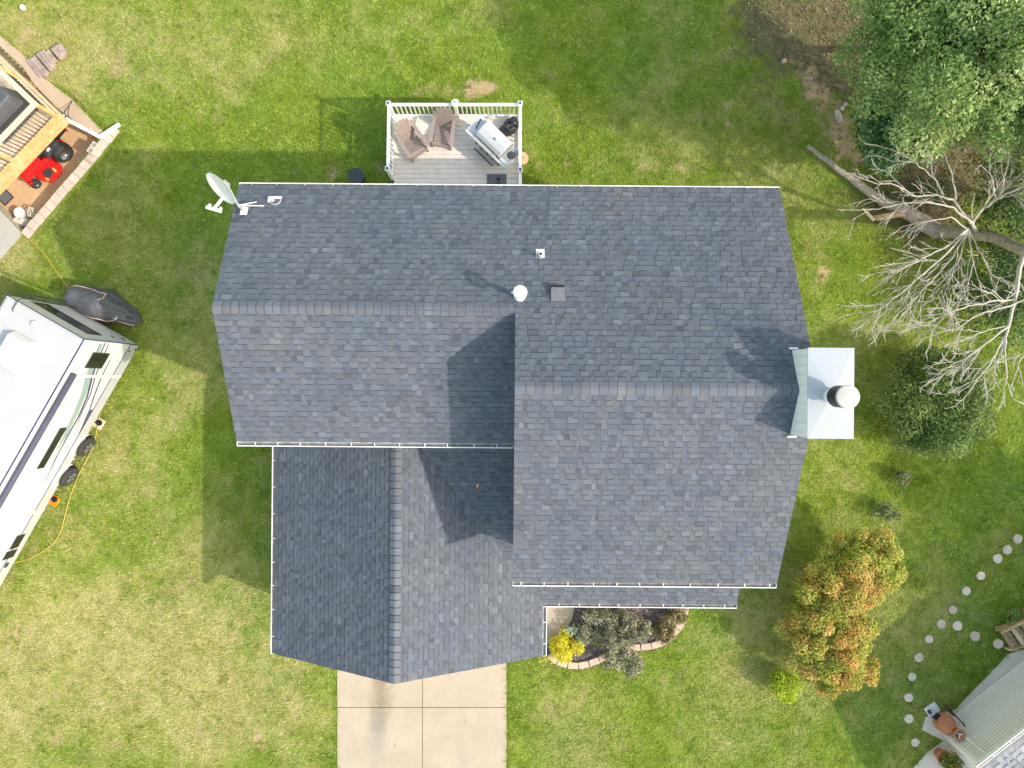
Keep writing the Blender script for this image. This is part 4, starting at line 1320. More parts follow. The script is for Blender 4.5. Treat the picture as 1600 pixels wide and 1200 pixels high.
# awning roller
a_, b_ = side(115, 585, .10), side(-30, 847, .10)
zaw = (a_.z + b_.z) / 2
aw = MB(); aw.tube([(a_.x, .075, 3.12), (RVL - .5, .075, 3.12)], .085, 12); aw.build("awning_roller", M['slateblue'], rv, smooth=True)
for x in (RVL - .55,):
    MB().box((x, .04, 2.85), (.05, .06, .55)).build("awning_arm", M['grey'], rv)
# swooshes
def sw(path, w0, mat, name="stripe", t=.006):
    pts = [side(*p_, 0) for p_ in path]
    ww = [w0 * k for k in np.interp(np.linspace(0, 1, len(pts)), [0, .25, .8, 1], [.55, 1, .8, .12])]
    MB().ribbon([Vector((p.x, .001, p.z)) for p in pts], ww, NS, t).build(name, mat, rv)
sw([(158, 537), (148, 560), (138, 588), (130, 618), (117, 648), (102, 680), (88, 706)], .13, M['teal'], t=.004)
sw([(164, 536), (153, 562), (144, 588), (136, 620), (122, 652), (104, 684), (86, 718), (71, 752)], .04, M['navy'])
sw([(170, 537), (160, 560), (148, 590), (141, 616), (128, 644), (118, 668)], .028, M['slateblue'])
sw([(172, 562), (158, 590), (148, 616), (140, 640), (128, 668), (118, 690), (100, 722)], .03, M['slateblue'])
sw([(180, 580), (160, 616), (146, 644), (130, 676), (119, 694)], .02, M['navy'])
sw([(143, 640), (134, 660), (126, 676), (121, 690)], .10, M['slateblue'])
sw([(100, 690), (84, 724), (70, 752), (62, 770)], .02, M['grey'])
# white cross bands over the skirt
for x in (1.15, 6.0):
    MB().box((x, .010, 1.55), (.10, .012, 2.0)).build("seam_cover", M['rv'], rv)
# lights, latches
for (px, py) in ((201, 548), (211, 546)):
    p = side(px, py); MB().box((p.x, .018, p.z), (.06, .02, .06)).build("marker_light", M['dark'], rv)
for (px, py) in ((176, 527), (192, 530)):
    p = rear(px, py); MB().box((-.012, p.y, p.z), (.02, .12, .05)).build("latch", M['dark'], rv)
# wheels with fenders
def wheel(cx):
    t_ = MB(); t_.lathe([(.20, -.11), (.30, -.115), (.345, -.08), (.35, 0), (.345, .08), (.30, .115), (.20, .11)], (0, 0, 0), 32)
    t_.v = [tuple(Matrix.Rotation(R(90), 3, 'X') @ Vector(p) + Vector((cx, .03, .35))) for p in t_.v]
    ty = t_.build("wheel", M['rubber'], rv, angle=40)
    r_ = MB(); r_.lathe([(.205, .0), (.205, .02), (.19, .006), (.06, .0), (.05, .03), (.004, .03)], (0, 0, 0), 28)
    r_.v = [tuple(Matrix.Rotation(R(-90), 3, 'X') @ Vector(p) + Vector((cx, .142, .35))) for p in r_.v]
    r_.build("rim", M['dark'], ty, angle=40)
    for k in range(6):
        a = k * math.pi / 3
        d = Vector((math.cos(a), 0, math.sin(a)))
        MB().bar(Vector((cx, .16, .35)) + d * .03, Vector((cx, .158, .35)) + d * .195, .045, .016, up=(0, 1, 0)).build("spoke", M['steel'], ty)
w1, w2 = side(131, 701, .14), side(103, 748, .14)
for p in (w1, w2):
    wheel(p.x)
    fn = MB()
    arc = [(p.x + .47 * math.cos(a), p.z * 0 + .42 + .47 * math.sin(a)) for a in np.linspace(R(8), R(172), 12)]
    for i in range(len(arc) - 1):
        fn.hull([(arc[i][0], .0, arc[i][1]), (arc[i + 1][0], .0, arc[i + 1][1]), (arc[i + 1][0], .0, arc[i + 1][1] + .09), (arc[i][0], .0, arc[i][1] + .09)],
                [(arc[i][0], .06, arc[i][1]), (arc[i + 1][0], .06, arc[i + 1][1]), (arc[i + 1][0], .05, arc[i + 1][1] + .09), (arc[i][0], .05, arc[i][1] + .09)])
    fn.build("fender", M['rv'], rv)
# roof fittings
q_ = RVI @ P(18, 552, ZT + .2)
ac = MB(); ac.hull([(q_.x - .55, q_.y - .36, ZT + .03), (q_.x + .55, q_.y - .36, ZT + .03), (q_.x + .55, q_.y + .36, ZT + .03), (q_.x - .55, q_.y + .36, ZT + .03)],
                   [(q_.x - .46, q_.y - .30, ZT + .33), (q_.x + .40, q_.y - .32, ZT + .30), (q_.x + .40, q_.y + .32, ZT + .30), (q_.x - .46, q_.y + .30, ZT + .33)])
aco = ac.build("air_conditioner", M['rv'], rvroof, bevel=.05, seg=3)
q_ = RVI @ P(55, 506, ZT)
MB().lathe([(.09, 0), (.085, .05), (.05, .07), (.004, .075)], (q_.x, q_.y, ZT + .03), 18).build("vent_cap", M['rv'], rvroof, smooth=True)
# rear ladder at the far corner
ldr = MB()
q_ = RVI @ P(112, 472, ZB)
yy = -RVW + .2
for s in (-.2, .2):
    ldr.tube([(-.13, yy + s, ZB), (-.13, yy + s, ZT - .02), (-.05, yy + s, ZT + .08), (.25, yy + s, ZT + .08), (.3, yy + s, ZT + .02)], .014, 7)
lad = ldr.build("ladder", M['dark'], rv, smooth=True)
for k in range(9):
    MB().cyl((-.13, yy - .2, ZB + .25 + k * .3), (-.13, yy + .2, ZB + .25 + k * .3), .013, n=7).build("rung", M['dark'], lad)
# stabiliser jacks
for (px, py) in ((153, 661), (83, 781)):
    p = RVI @ P(px, py, .15)
    MB().tube([(p.x, p.y - .25, ZB), (p.x, p.y, .10)], .03, 8).build("stabiliser", M['black'], rv)
    MB().cyl((p.x, p.y, .06), (p.x, p.y, .10), .09, n=16).build("jack_foot", M['black'], rv)
# door step handle, orange plug
p = side(10, 883, .03)
MB().box((p.x, .03, p.z), (.16, .06, .10)).build("power_inlet", M['dark'], rv, bevel=.01)

p = P(154, 661, .03)
pd = thing("jack_pad", "tan wooden pad under the trailer's jack, crossed by the yellow cord", "pad", (p.x, p.y, 0), RVROT)
MB().box((0, 0, .025), (.34, .34, .05)).build("board", M['palewood'], pd, bevel=.006)
p = P(84, 782, .03)
pd = thing("levelling_block", "orange plastic levelling block under the trailer's jack", "block", (p.x, p.y, 0), RVROT)
MB().box((0, 0, .025), (.32, .32, .05)).build("block_body", M['orange'], pd, bevel=.008)
for sx in (-.08, .08):
    for sy in (-.08, .08):
        MB().cyl((sx, sy, .05), (sx, sy, .056), .045, n=10).build("stud", M['orange'], pd)

# yellow power cord
def cord(name, label, pts, r_, mat, z=.03, cat="cord"):
    ws = [P(a, b, z) if len(c_) == 0 else P(a, b, c_[0]) for a, b, *c_ in pts]
    # smooth
    out = []
    for i in range(len(ws) - 1):
        p0, p1, p2, p3 = ws[max(i - 1, 0)], ws[i], ws[i + 1], ws[min(i + 2, len(ws) - 1)]
        for t_ in np.linspace(0, 1, 6)[:-1]:
            out.append(.5 * ((2 * p1) + (p2 - p0) * t_ + (2 * p0 - 5 * p1 + 4 * p2 - p3) * t_ ** 2 + (3 * p1 - p0 - 3 * p2 + p3) * t_ ** 3))
    out.append(ws[-1])
    o = MB().tube(out, r_, 7).build(name, mat, smooth=True)
    tag(o, label, cat)
    return o
cord("power_cord", "yellow cord running across the lawn past the trailer's wheels", [(156, 648, .08), (152, 668, .09), (148, 690, .1), (142, 706, .08), (126, 736), (114, 764), (106, 788), (100, 812), (94, 832), (84, 848), (66, 862), (48, 872), (30, 878), (14, 882, .5), (10, 883, .85)], .0095, M['yellow'], .05)
cord("extension_cord", "thin yellow cord from the stone wall's end to the covered motorcycle", [(46, 374), (60, 387), (74, 404), (88, 424), (100, 441), (108, 450)], .009, M['yellow'], .05)

# ------------------------------------------------------------------ covered motorcycle behind the trailer
ca, cb_ = P(112, 462, .5), P(208, 496, .35)
cd = (cb_ - ca); cd.z = 0; cl_ = cd.length; cd.normalize()
cv = thing("covered_motorcycle", "motorcycle under a charcoal tarp with pale piping behind the trailer", "motorcycle", (ca.x, ca.y, 0), math.atan2(cd.y, cd.x))
secs = [(-.12, .10, .30, .0), (.0, .30, .92, .02), (.18, .40, 1.06, 0), (.45, .42, 1.02, -.02), (.75, .44, 1.10, 0), (1.02, .46, 1.18, .02), (1.22, .42, 1.16, .03), (1.42, .34, .92, .0), (1.65, .25, .74, -.04), (1.88, .22, .62, -.05), (2.08, .16, .40, -.05), (2.16, .06, .2, -.05)]
vs, fs = [], []
nsec = 22
for i, (x, hw, zt, yc) in enumerate(secs):
    for j in range(nsec):
        a = math.pi * j / (nsec - 1)
        c_, s_ = math.cos(a), math.sin(a)
        yy = hw * (abs(c_) ** .8) * (1 if c_ > 0 else -1)
        fold = .075 * math.sin(j * 2.2 + i * 1.7) * (1 - s_) + .018 * math.sin(i * 2.9 + j * .9)
        zz = .05 + (zt - .05) * (s_ ** .62)
        vs.append((x + .03 * math.sin(j * 1.3 + i), yc + yy * (1 + .18 * (1 - s_)) + fold, zz + .045 * math.sin(i * 3.1 + j * .9)))
for i in range(len(secs) - 1):
    for j in range(nsec - 1):
        fs.append((i * nsec + j, i * nsec + j + 1, (i + 1) * nsec + j + 1, (i + 1) * nsec + j))
fs.append(tuple(range(nsec))); fs.append(tuple(range((len(secs) - 1) * nsec, len(secs) * nsec)))
tp = MB(); tp.add(vs, fs); tpo = tp.build("tarp", M['tarp'], cv, smooth=True)
sd_ = tpo.modifiers.new("sub", 'SUBSURF'); sd_.levels = 2; sd_.render_levels = 2
for (j0, i0, i1) in ((4, 1, 6), (nsec - 5, 4, 10)):
    MB().tube([Vector(vs[i * nsec + j0]) + Vector((0, .015 if j0 < 10 else -.015, .02)) for i in range(i0, i1 + 1)], .013, 6).build("piping", M['piping'], cv, smooth=True)
MB().tube([Vector(vs[6 * nsec + j]) + Vector((.0, 0, .025)) for j in range(3, 9)], .013, 6).build("piping", M['piping'], cv, smooth=True)
em = MB(); c0 = Vector(vs[8 * nsec + 13]) + Vector((0, 0, .03))
for a in range(3):
    em.box(c0, (.16, .03, .008), rz=a * 1.05)
em.build("emblem", M['vinyl'], cv)
for x in (.15, 1.75):
    t_ = MB(); t_.lathe([(.22, -.06), (.30, -.05), (.31, 0), (.30, .05), (.22, .06)], (0, 0, 0), 24)
    t_.v = [tuple(Matrix.Rotation(R(90), 3, 'X') @ Vector(p) + Vector((x, -.02, .31))) for p in t_.v]
    t_.build("wheel", M['rubber'], cv, angle=40)

# ------------------------------------------------------------------ the neighbour's wooden deck (upper left)
ZN = 2.05
na, nb_ = P(101, 187, ZN), P(0, 292, ZN)
nd1 = (nb_ - na).normalized(); nd2 = Vector((nd1.y, -nd1.x, 0))
if nd2.x > 0: nd2 = -nd2
ndk = thing("wooden_deck", "raised yellow lumber deck with black balusters above the gravel patio", "deck", na)
Lq, Wq = 6.0, 6.0
def NP(s, t_, z): 
    p = na + nd1 * s + nd2 * t_
    return Vector((p.x, p.y, z))
# boards run along nd2? they run parallel to the rim
k = 0
while k * .145 < 3.4:
    MB().bar(NP(.05, .12 + k * .145, ZN - .016), NP(Lq, .12 + k * .145, ZN - .016), .139, .03).build("board", M['palewood'], ndk, world=True, bevel=.004); k += 1
MB().bar(NP(-.02, .02, ZN - .12), NP(Lq, .02, ZN - .12), .045, .24).build("rim_joist", M['wood'], ndk, world=True)
MB().bar(NP(.0, .05, ZN - .12), NP(.0, Wq, ZN - .12), .045, .24).build("rim_joist", M['palewood'], ndk, world=True)
jm = MB()
for k in range(8): jm.bar(NP(.5 + k * .6, .05, ZN - .14), NP(.5 + k * .6, 3.3, ZN - .14), .04, .19)
jm.build("joists", M['palewood'], ndk, world=True)
MB().bar(NP(.0, .14, ZN + .005), NP(Lq, .14, ZN + .005), .20, .035).build("border_board", M['wood'], ndk, world=True)
RT = ZN + .98
cap_t = .20
for s in (.10, 1.92, 3.75):
    MB().bar(NP(s, cap_t, ZN), NP(s, cap_t, RT), .10, .10, up=(1, 0, 0)).build("post", M['wood'], ndk, world=True)
for t_ in (1.9, 3.4):
    MB().bar(NP(.10, t_, ZN), NP(.10, t_, RT), .10, .10, up=(1, 0, 0)).build("post", M['wood'], ndk, world=True)
MB().bar(NP(.02, cap_t, RT + .02), NP(Lq, cap_t, RT + .02), .15, .038).build("top_rail", M['palewood'], ndk, world=True, bevel=.004)
MB().bar(NP(.10, cap_t + .08, RT + .021), NP(.10, Wq, RT + .021), .15, .038).build("top_rail", M['palewood'], ndk, world=True, bevel=.004)
MB().bar(NP(.06, cap_t, ZN + .09), NP(Lq, cap_t, ZN + .09), .05, .07).build("bottom_rail", M['wood'], ndk, world=True)
MB().bar(NP(.10, cap_t, ZN + .09), NP(.10, Wq, ZN + .09), .05, .07).build("bottom_rail", M['palewood'], ndk, world=True)
for k in range(1, 34):
    s = .12 + k * .118
    if abs(s - 1.92) < .07 or abs(s - 3.75) < .07: continue
    MB().cyl(NP(s, cap_t, ZN + .1), NP(s, cap_t, RT), .011, n=6).build("baluster", M['black'], ndk, world=True)
for k in range(1, 26):
    MB().cyl(NP(.10, cap_t + k * .118, ZN + .1), NP(.10, cap_t + k * .118, RT), .011, n=6).build("baluster", M['black'], ndk, world=True)
for s, t_ in ((.9, 2.2), (3.5, 2.2)):
    MB().bar(NP(s, t_, -.75), NP(s, t_, ZN - .2), .14, .14, up=(1, 0, 0)).build("support_post", M['palewood'], ndk, world=True)
# heavy grill under a dark cover on that deck
g_ = NP(1.0, 1.05, ZN)
gc = thing("covered_grill", "dark grey covered grill on the neighbour's wooden deck", "grill", g_, math.atan2(nd1.y, nd1.x))
mb = MB(); mb.hull([(-.75, -.34, .02), (.75, -.34, .02), (.75, .34, .02), (-.75, .34, .02)], [(-.60, -.24, 1.02), (.60, -.24, 1.0), (.60, .26, 1.1), (-.60, .26, 1.12)])
mb.build("cover", M['tarp'], gc, bevel=.07, seg=3)
MB().tube([(-.62, -.28, .9), (-.1, -.31, .86), (.62, -.28, .9)], .012, 6).build("hem", M['grey'], gc, smooth=True)
for s in (-.68, .68): MB().box((s, -.36, .04), (.10, .04, .06)).build("caster", M['black'], gc)
# leaning yellow-brown timber under the far edge
tm = thing("timber_beam", "orange-brown timber lying between the wooden deck and the concrete kerb", "timber", P(40, 125, -.3))
MB().bar(P(8, 103, -.15), P(58, 140, -.15), .16, .2).build("beam", pm("orange_timber", (0.52, 0.24, 0.07), .7, .25, 5, bump=.2), tm, world=True)
cord("garden_hose", "dark green hose lying along the kerb beside the stone steps", [(0, 74, -.2), (10, 80, -.2), (22, 88, -.2), (32, 97, -.25), (30, 92, -.2), (38, 99, -.3), (50, 112, -.4)], .022, pm("hose_green", (0.02, 0.10, 0.07), .4, .2, 10), cat="hose")
cord("black_cable", "short black cable sprouting over the kerb near the deck corner", [(113, 158, .03), (109, 163, .15), (104, 170, .3), (100, 176, .5), (107, 183, .3), (106, 174, .2), (109, 166, .1)], .012, M['black'], cat="cable")

# white drain pipes
dp = thing("drain_pipe", "white plastic drain pipe with a bend lying on the patio corner", "drain pipe", P(157, 213, .1))
MB().bar(P(103, 186, .55), P(156, 214, .12), .11, .085).build("pipe_run", M['vinyl'], dp, world=True, bevel=.012)
MB().bar(P(155, 215, .12), P(187, 194, .12), .11, .085).build("pipe_run", M['vinyl'], dp, world=True, bevel=.012)
MB().bar(P(139, 203, .33), P(142, 205.5, .30), .14, .10).build("pipe_band", M['white'], dp, world=True)
jb = thing("downspout_outlet", "white downspout outlet at the wooden deck's corner", "downspout", P(98, 189, .6))
MB().bar(P(92, 195, .55), P(104, 182, .55), .16, .14).build("elbow", M['white'], jb, world=True, bevel=.01)
MB().bar(P(92, 192, ZN - .3), P(97, 189, .6), .09, .07).build("downspout", M['white'], jb, world=True)
MB().bar(P(101.5, 183.5, .63), P(103.5, 181.5, .63), .05, .02).build("opening", M['dark'], jb, world=True)

# ------------------------------------------------------------------ red ride-on mower on the patio
mc = P(64, 240, ZP + .3)
mw = thing("zero_turn_mower", "red and black ride-on mower parked half under the wooden deck", "mower", (mc.x, mc.y, ZP), dirang(92, 222, 46, 278))
mw.scale = (1.13, 1.13, 1.13)
# local +x forward, +y to the mower's left (away from the deck)
def ywheel(x, y, r_, w_, rimr, sub=True):
    t_ = MB(); t_.lathe([(rimr, -w_ / 2), (r_ * .93, -w_ / 2), (r_, -w_ * .3), (r_, w_ * .3), (r_ * .93, w_ / 2), (rimr, w_ / 2)], (0, 0, 0), 28)
    t_.v = [tuple(Matrix.Rotation(R(90), 3, 'X') @ Vector(p) + Vector((x, y, r_))) for p in t_.v]
    ty = t_.build("wheel", M['rubber'], mw, angle=35)
    for s in (-1, 1):
        h_ = MB(); h_.lathe([(rimr, 0), (rimr * .9, -.02), (rimr * .4, -.03), (rimr * .3, .01), (.004, .01)], (0, 0, 0), 20)
        h_.v = [tuple(Matrix.Rotation(R(-90 * s), 3, 'X') @ Vector(p) + Vector((x, y + s * w_ / 2, r_))) for p in h_.v]
        h_.build("rim", M['galv'], ty, angle=40)
sgn = 1.0
ywheel(-.42, .47, .29, .26, .15); ywheel(-.42, -.47, .29, .26, .15)
ywheel(.80, .36, .14, .13, .06); ywheel(.80, -.36, .14, .13, .06)
# cutting deck
pl = [(-.10, .62), (.05, .72), (.30, .74), (.50, .66), (.62, .45), (.64, 0), (.62, -.45), (.50, -.66), (.30, -.70), (.02, -.68), (-.10, -.55)]
MB().prism(pl, .10, .25).build("cutting_deck", M['red'], mw, bevel=.03)
MB().box((.30, .52, .27), (.26, .22, .04)).build("belt_cover", M['dark'], mw, bevel=.01)
MB().box((.45, .60, .262), (.06, .12, .012)).build("sticker", M['yellow'], mw)
MB().box((.12, .60, .262), (.06, .14, .012)).build("sticker", M['yellow'], mw)
fm = MB(); fm.bar((-.7, .27, .36), (.9, .27, .36), .07, .09); fm.bar((-.7, -.27, .36), (.9, -.27, .36), .07, .09); fm.bar((.84, -.38, .36), (.84, .38, .36), .07, .08); fm.build("frame", M['red'], mw)
for s in (-1, 1):
    MB().tube([(.84, .36 * s, .40), (.84, .36 * s, .30), (.80, .36 * s, .14)], .03, 8).build("caster_fork", M['red'], mw)
MB().hull([(.12, -.24, .40), (.74, -.24, .36), (.74, .24, .36), (.12, .24, .40)], [(.12, -.24, .43), (.78, -.22, .44), (.78, .22, .44), (.12, .24, .43)]).build("foot_plate", M['red'], mw)
MB().box((-.16, 0, .56), (.46, .50, .10)).build("seat_cushion", M['black'], mw, bevel=.04, seg=3)
MB().box((-.40, 0, .78), (.10, .48, .42), M=Matrix.Rotation(-.2, 3, 'Y')).build("seat_back", M['black'], mw, bevel=.04, seg=3)
for s in (-1, 1):
    MB().hull([(-.62, .30 * s - .12, .44), (-.02, .30 * s - .12, .44), (-.02, .30 * s + .12, .44), (-.62, .30 * s + .12, .44)], [(-.58, .31 * s - .09, .60), (-.10, .31 * s - .09, .56), (-.10, .31 * s + .09, .56), (-.58, .31 * s + .09, .60)]).build("tank_fender", M['dark'], mw, bevel=.03)
    MB().tube([(-.02, .30 * s, .5), (.10, .30 * s, .80), (.16, .10 * s, .86)], .018, 8).build("control_lever", M['black'], mw, smooth=True)
MB().box((-.28, .33, .601), (.12, .08, .006)).build("sticker", M['white'], mw)
MB().box((-.82, 0, .50), (.42, .42, .34)).build("engine", M['black'], mw, bevel=.05)
MB().lathe([(.15, .66), (.15, .74), (.10, .76)], (-.82, 0, 0), 20).build("engine_cover", M['dark'], mw, angle=40)
MB().tube([(-1.0, -.28, .4), (-1.08, -.28, .62), (-1.08, .28, .62), (-1.0, .28, .4)], .02, 8).build("rear_guard", M['red'], mw, smooth=True)
MB().tube([(-.70, -.34, .5), (-.78, -.34, 1.0), (-.78, .34, 1.0), (-.70, .34, .5)], .022, 8).build("roll_bar", M['black'], mw, smooth=True)

# grey mat, white bucket, rag bundle and coil near the wall's end
q_ = P(7, 307, ZP)
o = thing("rubber_mat", "dark grey square mat on the gravel beside the white bucket", "mat", q_, R(45))
MB().box((0, 0, .012), (.42, .50, .02)).build("mat_body", M['dark'], o, bevel=.004)
MB().box((0, 0, .0235), (.34, .42, .003)).build("mat_tread", M['mat'], o)
q_ = P(30, 332, ZP + .35)
o = thing("white_bucket", "white bucket with a round lid at the patio corner", "bucket", (q_.x, q_.y, ZP))
MB().lathe([(.13, 0), (.15, .34), (.155, .35)], (0, 0, 0), 24).build("pail", M['white'], o, angle=40)
MB().lathe([(.165, .34), (.168, .37), (.155, .375), (.150, .368), (.004, .366)], (0, 0, 0), 28).build("lid", M['white'], o, angle=40)
MB().tube([(.16, 0, .3), (.13, -.1, .22), (0, -.17, .18), (-.13, -.1, .22), (-.16, 0, .3)], .006, 6).build("handle", M['steel'], o)
q_ = P(33, 346, ZP + .2)
o = thing("white_bundle", "crumpled off-white sheeting heaped beside the bucket", "bundle", (q_.x, q_.y, ZP))
wm = pm("off_white_sheet", (0.64, 0.60, 0.52), .7, .12, 8, bump=.4, bscale=20)
lump("sheeting", (0, 0, .15), (.30, .13, .18), wm, o, 5, .5, 26, 16, R(-8), .2)
lump("fold", (-.16, .02, .22), (.13, .09, .10), wm, o, 15, .5, 20, 12, R(20))
q_ = P(53, 333, ZP + .2)
o = thing("hose_coil", "coil of cream hose beside the bucket at the wall's foot", "hose", (q_.x, q_.y, ZP))
MB().tube([Vector((.10 * math.cos(a) * (1 - .006 * i), .16 * math.sin(a), .03 + .006 * i)) for i, a in enumerate(np.linspace(0, 6.283 * 5, 70))], .017, 6).build("coil", pm("cream_hose", (0.62, 0.56, 0.44), .6, .1), o, smooth=True)
MB().cyl((-.1, -.1, .03), (-.22, -.3, .03), .02, n=8).build("nozzle", M['grey'], o)
q_ = P(37, 13, .05)
o = thing("white_ball", "small white ball on the lawn at the picture's top corner", "ball", (q_.x, q_.y, 0))
MB().lathe([(.004, .0), (.05, .012), (.085, .05), (.095, .095), (.085, .14), (.05, .178), (.004, .19)], (0, 0, 0), 20).build("shell", M['white'], o, smooth=True)
MB().lathe([(.0955, .088), (.0965, .095), (.0955, .102)], (0, 0, 0), 20).build("seam", M['grey'], o)

# ------------------------------------------------------------------ plants
def leaf_cloud(name, pos, out, size, mat, parent=None, aspect=.55, wts=(.6, .5, .7), rnd=None, mixf=None, droop=.15, world=True):
    n = len(pos)
    nr = out * wts[0] + np.array([0, 0, 1.0]) * wts[1] + nrg.normal(0, 1, (n, 3)) * wts[2]
    nr /= np.linalg.norm(nr, axis=1)[:, None] + 1e-9
    t = nrg.normal(0, 1, (n, 3)) + out * .5
    t -= nr * np.sum(t * nr, 1)[:, None]
    t /= np.linalg.norm(t, axis=1)[:, None] + 1e-9
    b = np.cross(nr, t)
    s = nrg.uniform(size[0], size[1], n)[:, None]
    a = aspect * nrg.uniform(.75, 1.25, n)[:, None]
    p0 = pos - t * s * .5
    p2 = pos + t * s * .5 - nr * s * droop
    p1 = pos + b * s * a * .5 + nr * s * .06 - t * s * .06
    p3 = pos - b * s * a * .5 + nr * s * .06 - t * s * .06
    v = np.stack([p0, p1, p2, p3], 1).reshape(-1, 3)
    at_ = {"rnd": np.repeat(np.clip(rnd if rnd is not None else nrg.random(n), 0, 1), 4)}
    if mixf is not None: at_["mixf"] = np.repeat(np.clip(mixf, 0, 1), 4)
    f = np.arange(4 * n).reshape(-1, 4)
    return np_mesh(name, v, f, mat, parent, attr=at_, world=world)


def clump_leaves(clumps, dens, shell=.5, upbias=.35, flat=.8):
    """Leaf positions on lumpy shells; returns pos, outward dir, clump id."""
    P_, O_, I_ = [], [], []
    for i, (x, y, z, r) in enumerate(clumps):
        n = max(4, int(dens * r * r))
        d = nrg.normal(0, 1, (n, 3)); d[:, 2] += upbias * 1.6
        d /= np.linalg.norm(d, axis=1)[:, None]
        k = r * (shell + (1 - shell) * nrg.random(n) ** .6) * nrg.uniform(.86, 1.16, n)
        p = d * k[:, None]; p[:, 2] *= flat
        P_.append(p + np.array([x, y, z])); O_.append(d); I_.append(np.full(n, i))
    return np.concatenate(P_), np.concatenate(O_), np.concatenate(I_)


def wander(a, b, n=5, amp=.08):
    a, b = Vector(a), Vector(b); L = (b - a).length
    pts = []
    for i in range(n + 1):
        t_ = i / n
        j = Vector((rng.gauss(0, 1), rng.gauss(0, 1), rng.gauss(0, .6))) * amp * L * math.sin(math.pi * t_)
        pts.append(a.lerp(b, t_) + j)
    return pts


def tree(name, label, cat, base, fork, clumps, r0, dens, size, mat, group=None, limb=.5, bark=None, rndspread=.35, mixfn=None, aspect=.6, shell=.72, upbias=.35, wts=(.6, .5, .7), limbs=True, tname="trunk", cname="crown", flat=.8):
    base = Vector(base)
    root = thing(name, label, cat, base, 0, group)
    bark = bark or M['livebark']
    if limbs:
        mb = MB()
        f_ = Vector(fork)
        mb.tube(wander(base - Vector((0, 0, .1)), f_, 5, .03), [r0 * k for k in np.linspace(1.25, .72, 6)], 9)
        for (x, y, z, r_) in clumps:
            tgt = Vector((x, y, z - r_ * .2))
            mb.tube(wander(f_ - Vector((0, 0, .1)), tgt, 4, .06), [r0 * limb * k for k in np.linspace(1, .18, 5)], 6)
            for _ in range(3):
                e = tgt + Vector((rng.gauss(0, .5), rng.gauss(0, .5), rng.uniform(0, .6))) * r_
                mb.tube(wander(f_.lerp(tgt, rng.uniform(.5, .9)), e, 3, .08), [r0 * limb * .4, r0 * limb * .3, r0 * limb * .2, r0 * limb * .08], 5)
        mb.build(tname, bark, root, smooth=True, world=True)
    p, o_, ci = clump_leaves(clumps, dens, shell, upbias, flat)
    keep = p[:, 2] > .03
    p, o_, ci = p[keep], o_[keep], ci[keep]
    cr = nrg.uniform(-.5, .5, len(clumps))[ci]
    rn = .5 + cr * rndspread + nrg.normal(0, .2, len(p)) + (fbm(p[:, 0], p[:, 1], 3.0, 55) - .5) * .5
    mf = mixfn(p, ci) if mixfn else None
    leaf_cloud(cname, p, o_, size, mat, root, aspect, wts, rn, mf)
    return root


def crown(c, rx, ry, rz, n, rr, seed, top=.2):
    """Clump list filling an ellipsoid, denser at its skin."""
    g = random.Random(seed); out = []
    while len(out) < n:
        d = Vector((g.gauss(0, 1), g.gauss(0, 1), g.gauss(0, 1) + top)).normalized()
        k = g.uniform(.45, .95)
        q_ = (c[0] + d.x * rx * k, c[1] + d.y * ry * k, c[2] + d.z * rz * k)
        r_ = g.uniform(*rr)
        if all((Vector(q_) - Vector(o_[:3])).length > .45 * (r_ + o_[3]) for o_ in out) or g.random() < .12:
            out.append((*q_, r_))
    return out

G_TREE = [(0, (0.095, 0.175, 0.045)), (.35, (0.175, 0.29, 0.08)), (.7, (0.29, 0.41, 0.13)), (1, (0.46, 0.55, 0.25))]
M['maple'] = leafm("maple_leaves", G_TREE, .42)
M['maple2'] = leafm("pale_maple_leaves", [(0, (0.139, 0.232, 0.062)), (.4, (0.271, 0.395, 0.124)), (.75, (0.434, 0.558, 0.217)), (1, (0.651, 0.728, 0.357))], .45)
M['redbud'] = leafm("heart_leaves", [(0, (0.045, 0.108, 0.033)), (.4, (0.090, 0.188, 0.063)), (.8, (0.165, 0.300, 0.120)), (1, (0.330, 0.465, 0.255))], .25)
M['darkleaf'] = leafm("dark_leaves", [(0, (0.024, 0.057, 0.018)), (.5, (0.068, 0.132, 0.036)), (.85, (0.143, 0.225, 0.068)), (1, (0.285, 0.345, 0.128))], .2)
GRP = "trees along the upper right corner"
c = P(1545, 60, 6.5)
tree("maple_tree", "tall pale green maple filling the top right corner", "tree", P(1470, 190, 0), P(1490, 150, 2.8), crown(c, 3.1, 2.8, 2.0, 120, (.42, .75), 4, .4), .20, 2500, (.06, .13), M['maple2'], GRP, .5, rndspread=.6, wts=(.4, .45, .95), aspect=.5)
c = P(1455, 20, 4.6)
tree("maple_tree", "dark green maple at the edge of the brown leaf litter", "tree", P(1415, 80, 0), P(1422, 75, 2.0), crown(c, 1.5, 1.75, 1.7, 60, (.4, .66), 5, .4), .13, 2400, (.06, .12), M['maple'], GRP, .5, rndspread=.6, wts=(.4, .45, .95), aspect=.5)
c = P(1550, 138, 4.5)
tree("maple_tree", "bushy green tree behind the bare dead branches", "tree", P(1500, 215, 0), P(1506, 210, 1.8), crown(c, 2.1, 1.25, 1.5, 54, (.4, .66), 6, .4), .12, 2400, (.06, .12), M['maple2'], GRP, .5, rndspread=.6, wts=(.4, .45, .95), aspect=.5)
c = P(1396, 196, 1.9)
tree("redbud_tree", "low dark tree with round leaves beside the bare tan soil", "tree", P(1390, 192, 0), P(1392, 192, .7), crown(c, 1.4, 1.2, 1.25, 30, (.35, .6), 8), .06, 1500, (.08, .135), M['redbud'], None, .5, aspect=.9, wts=(.5, .7, .5))
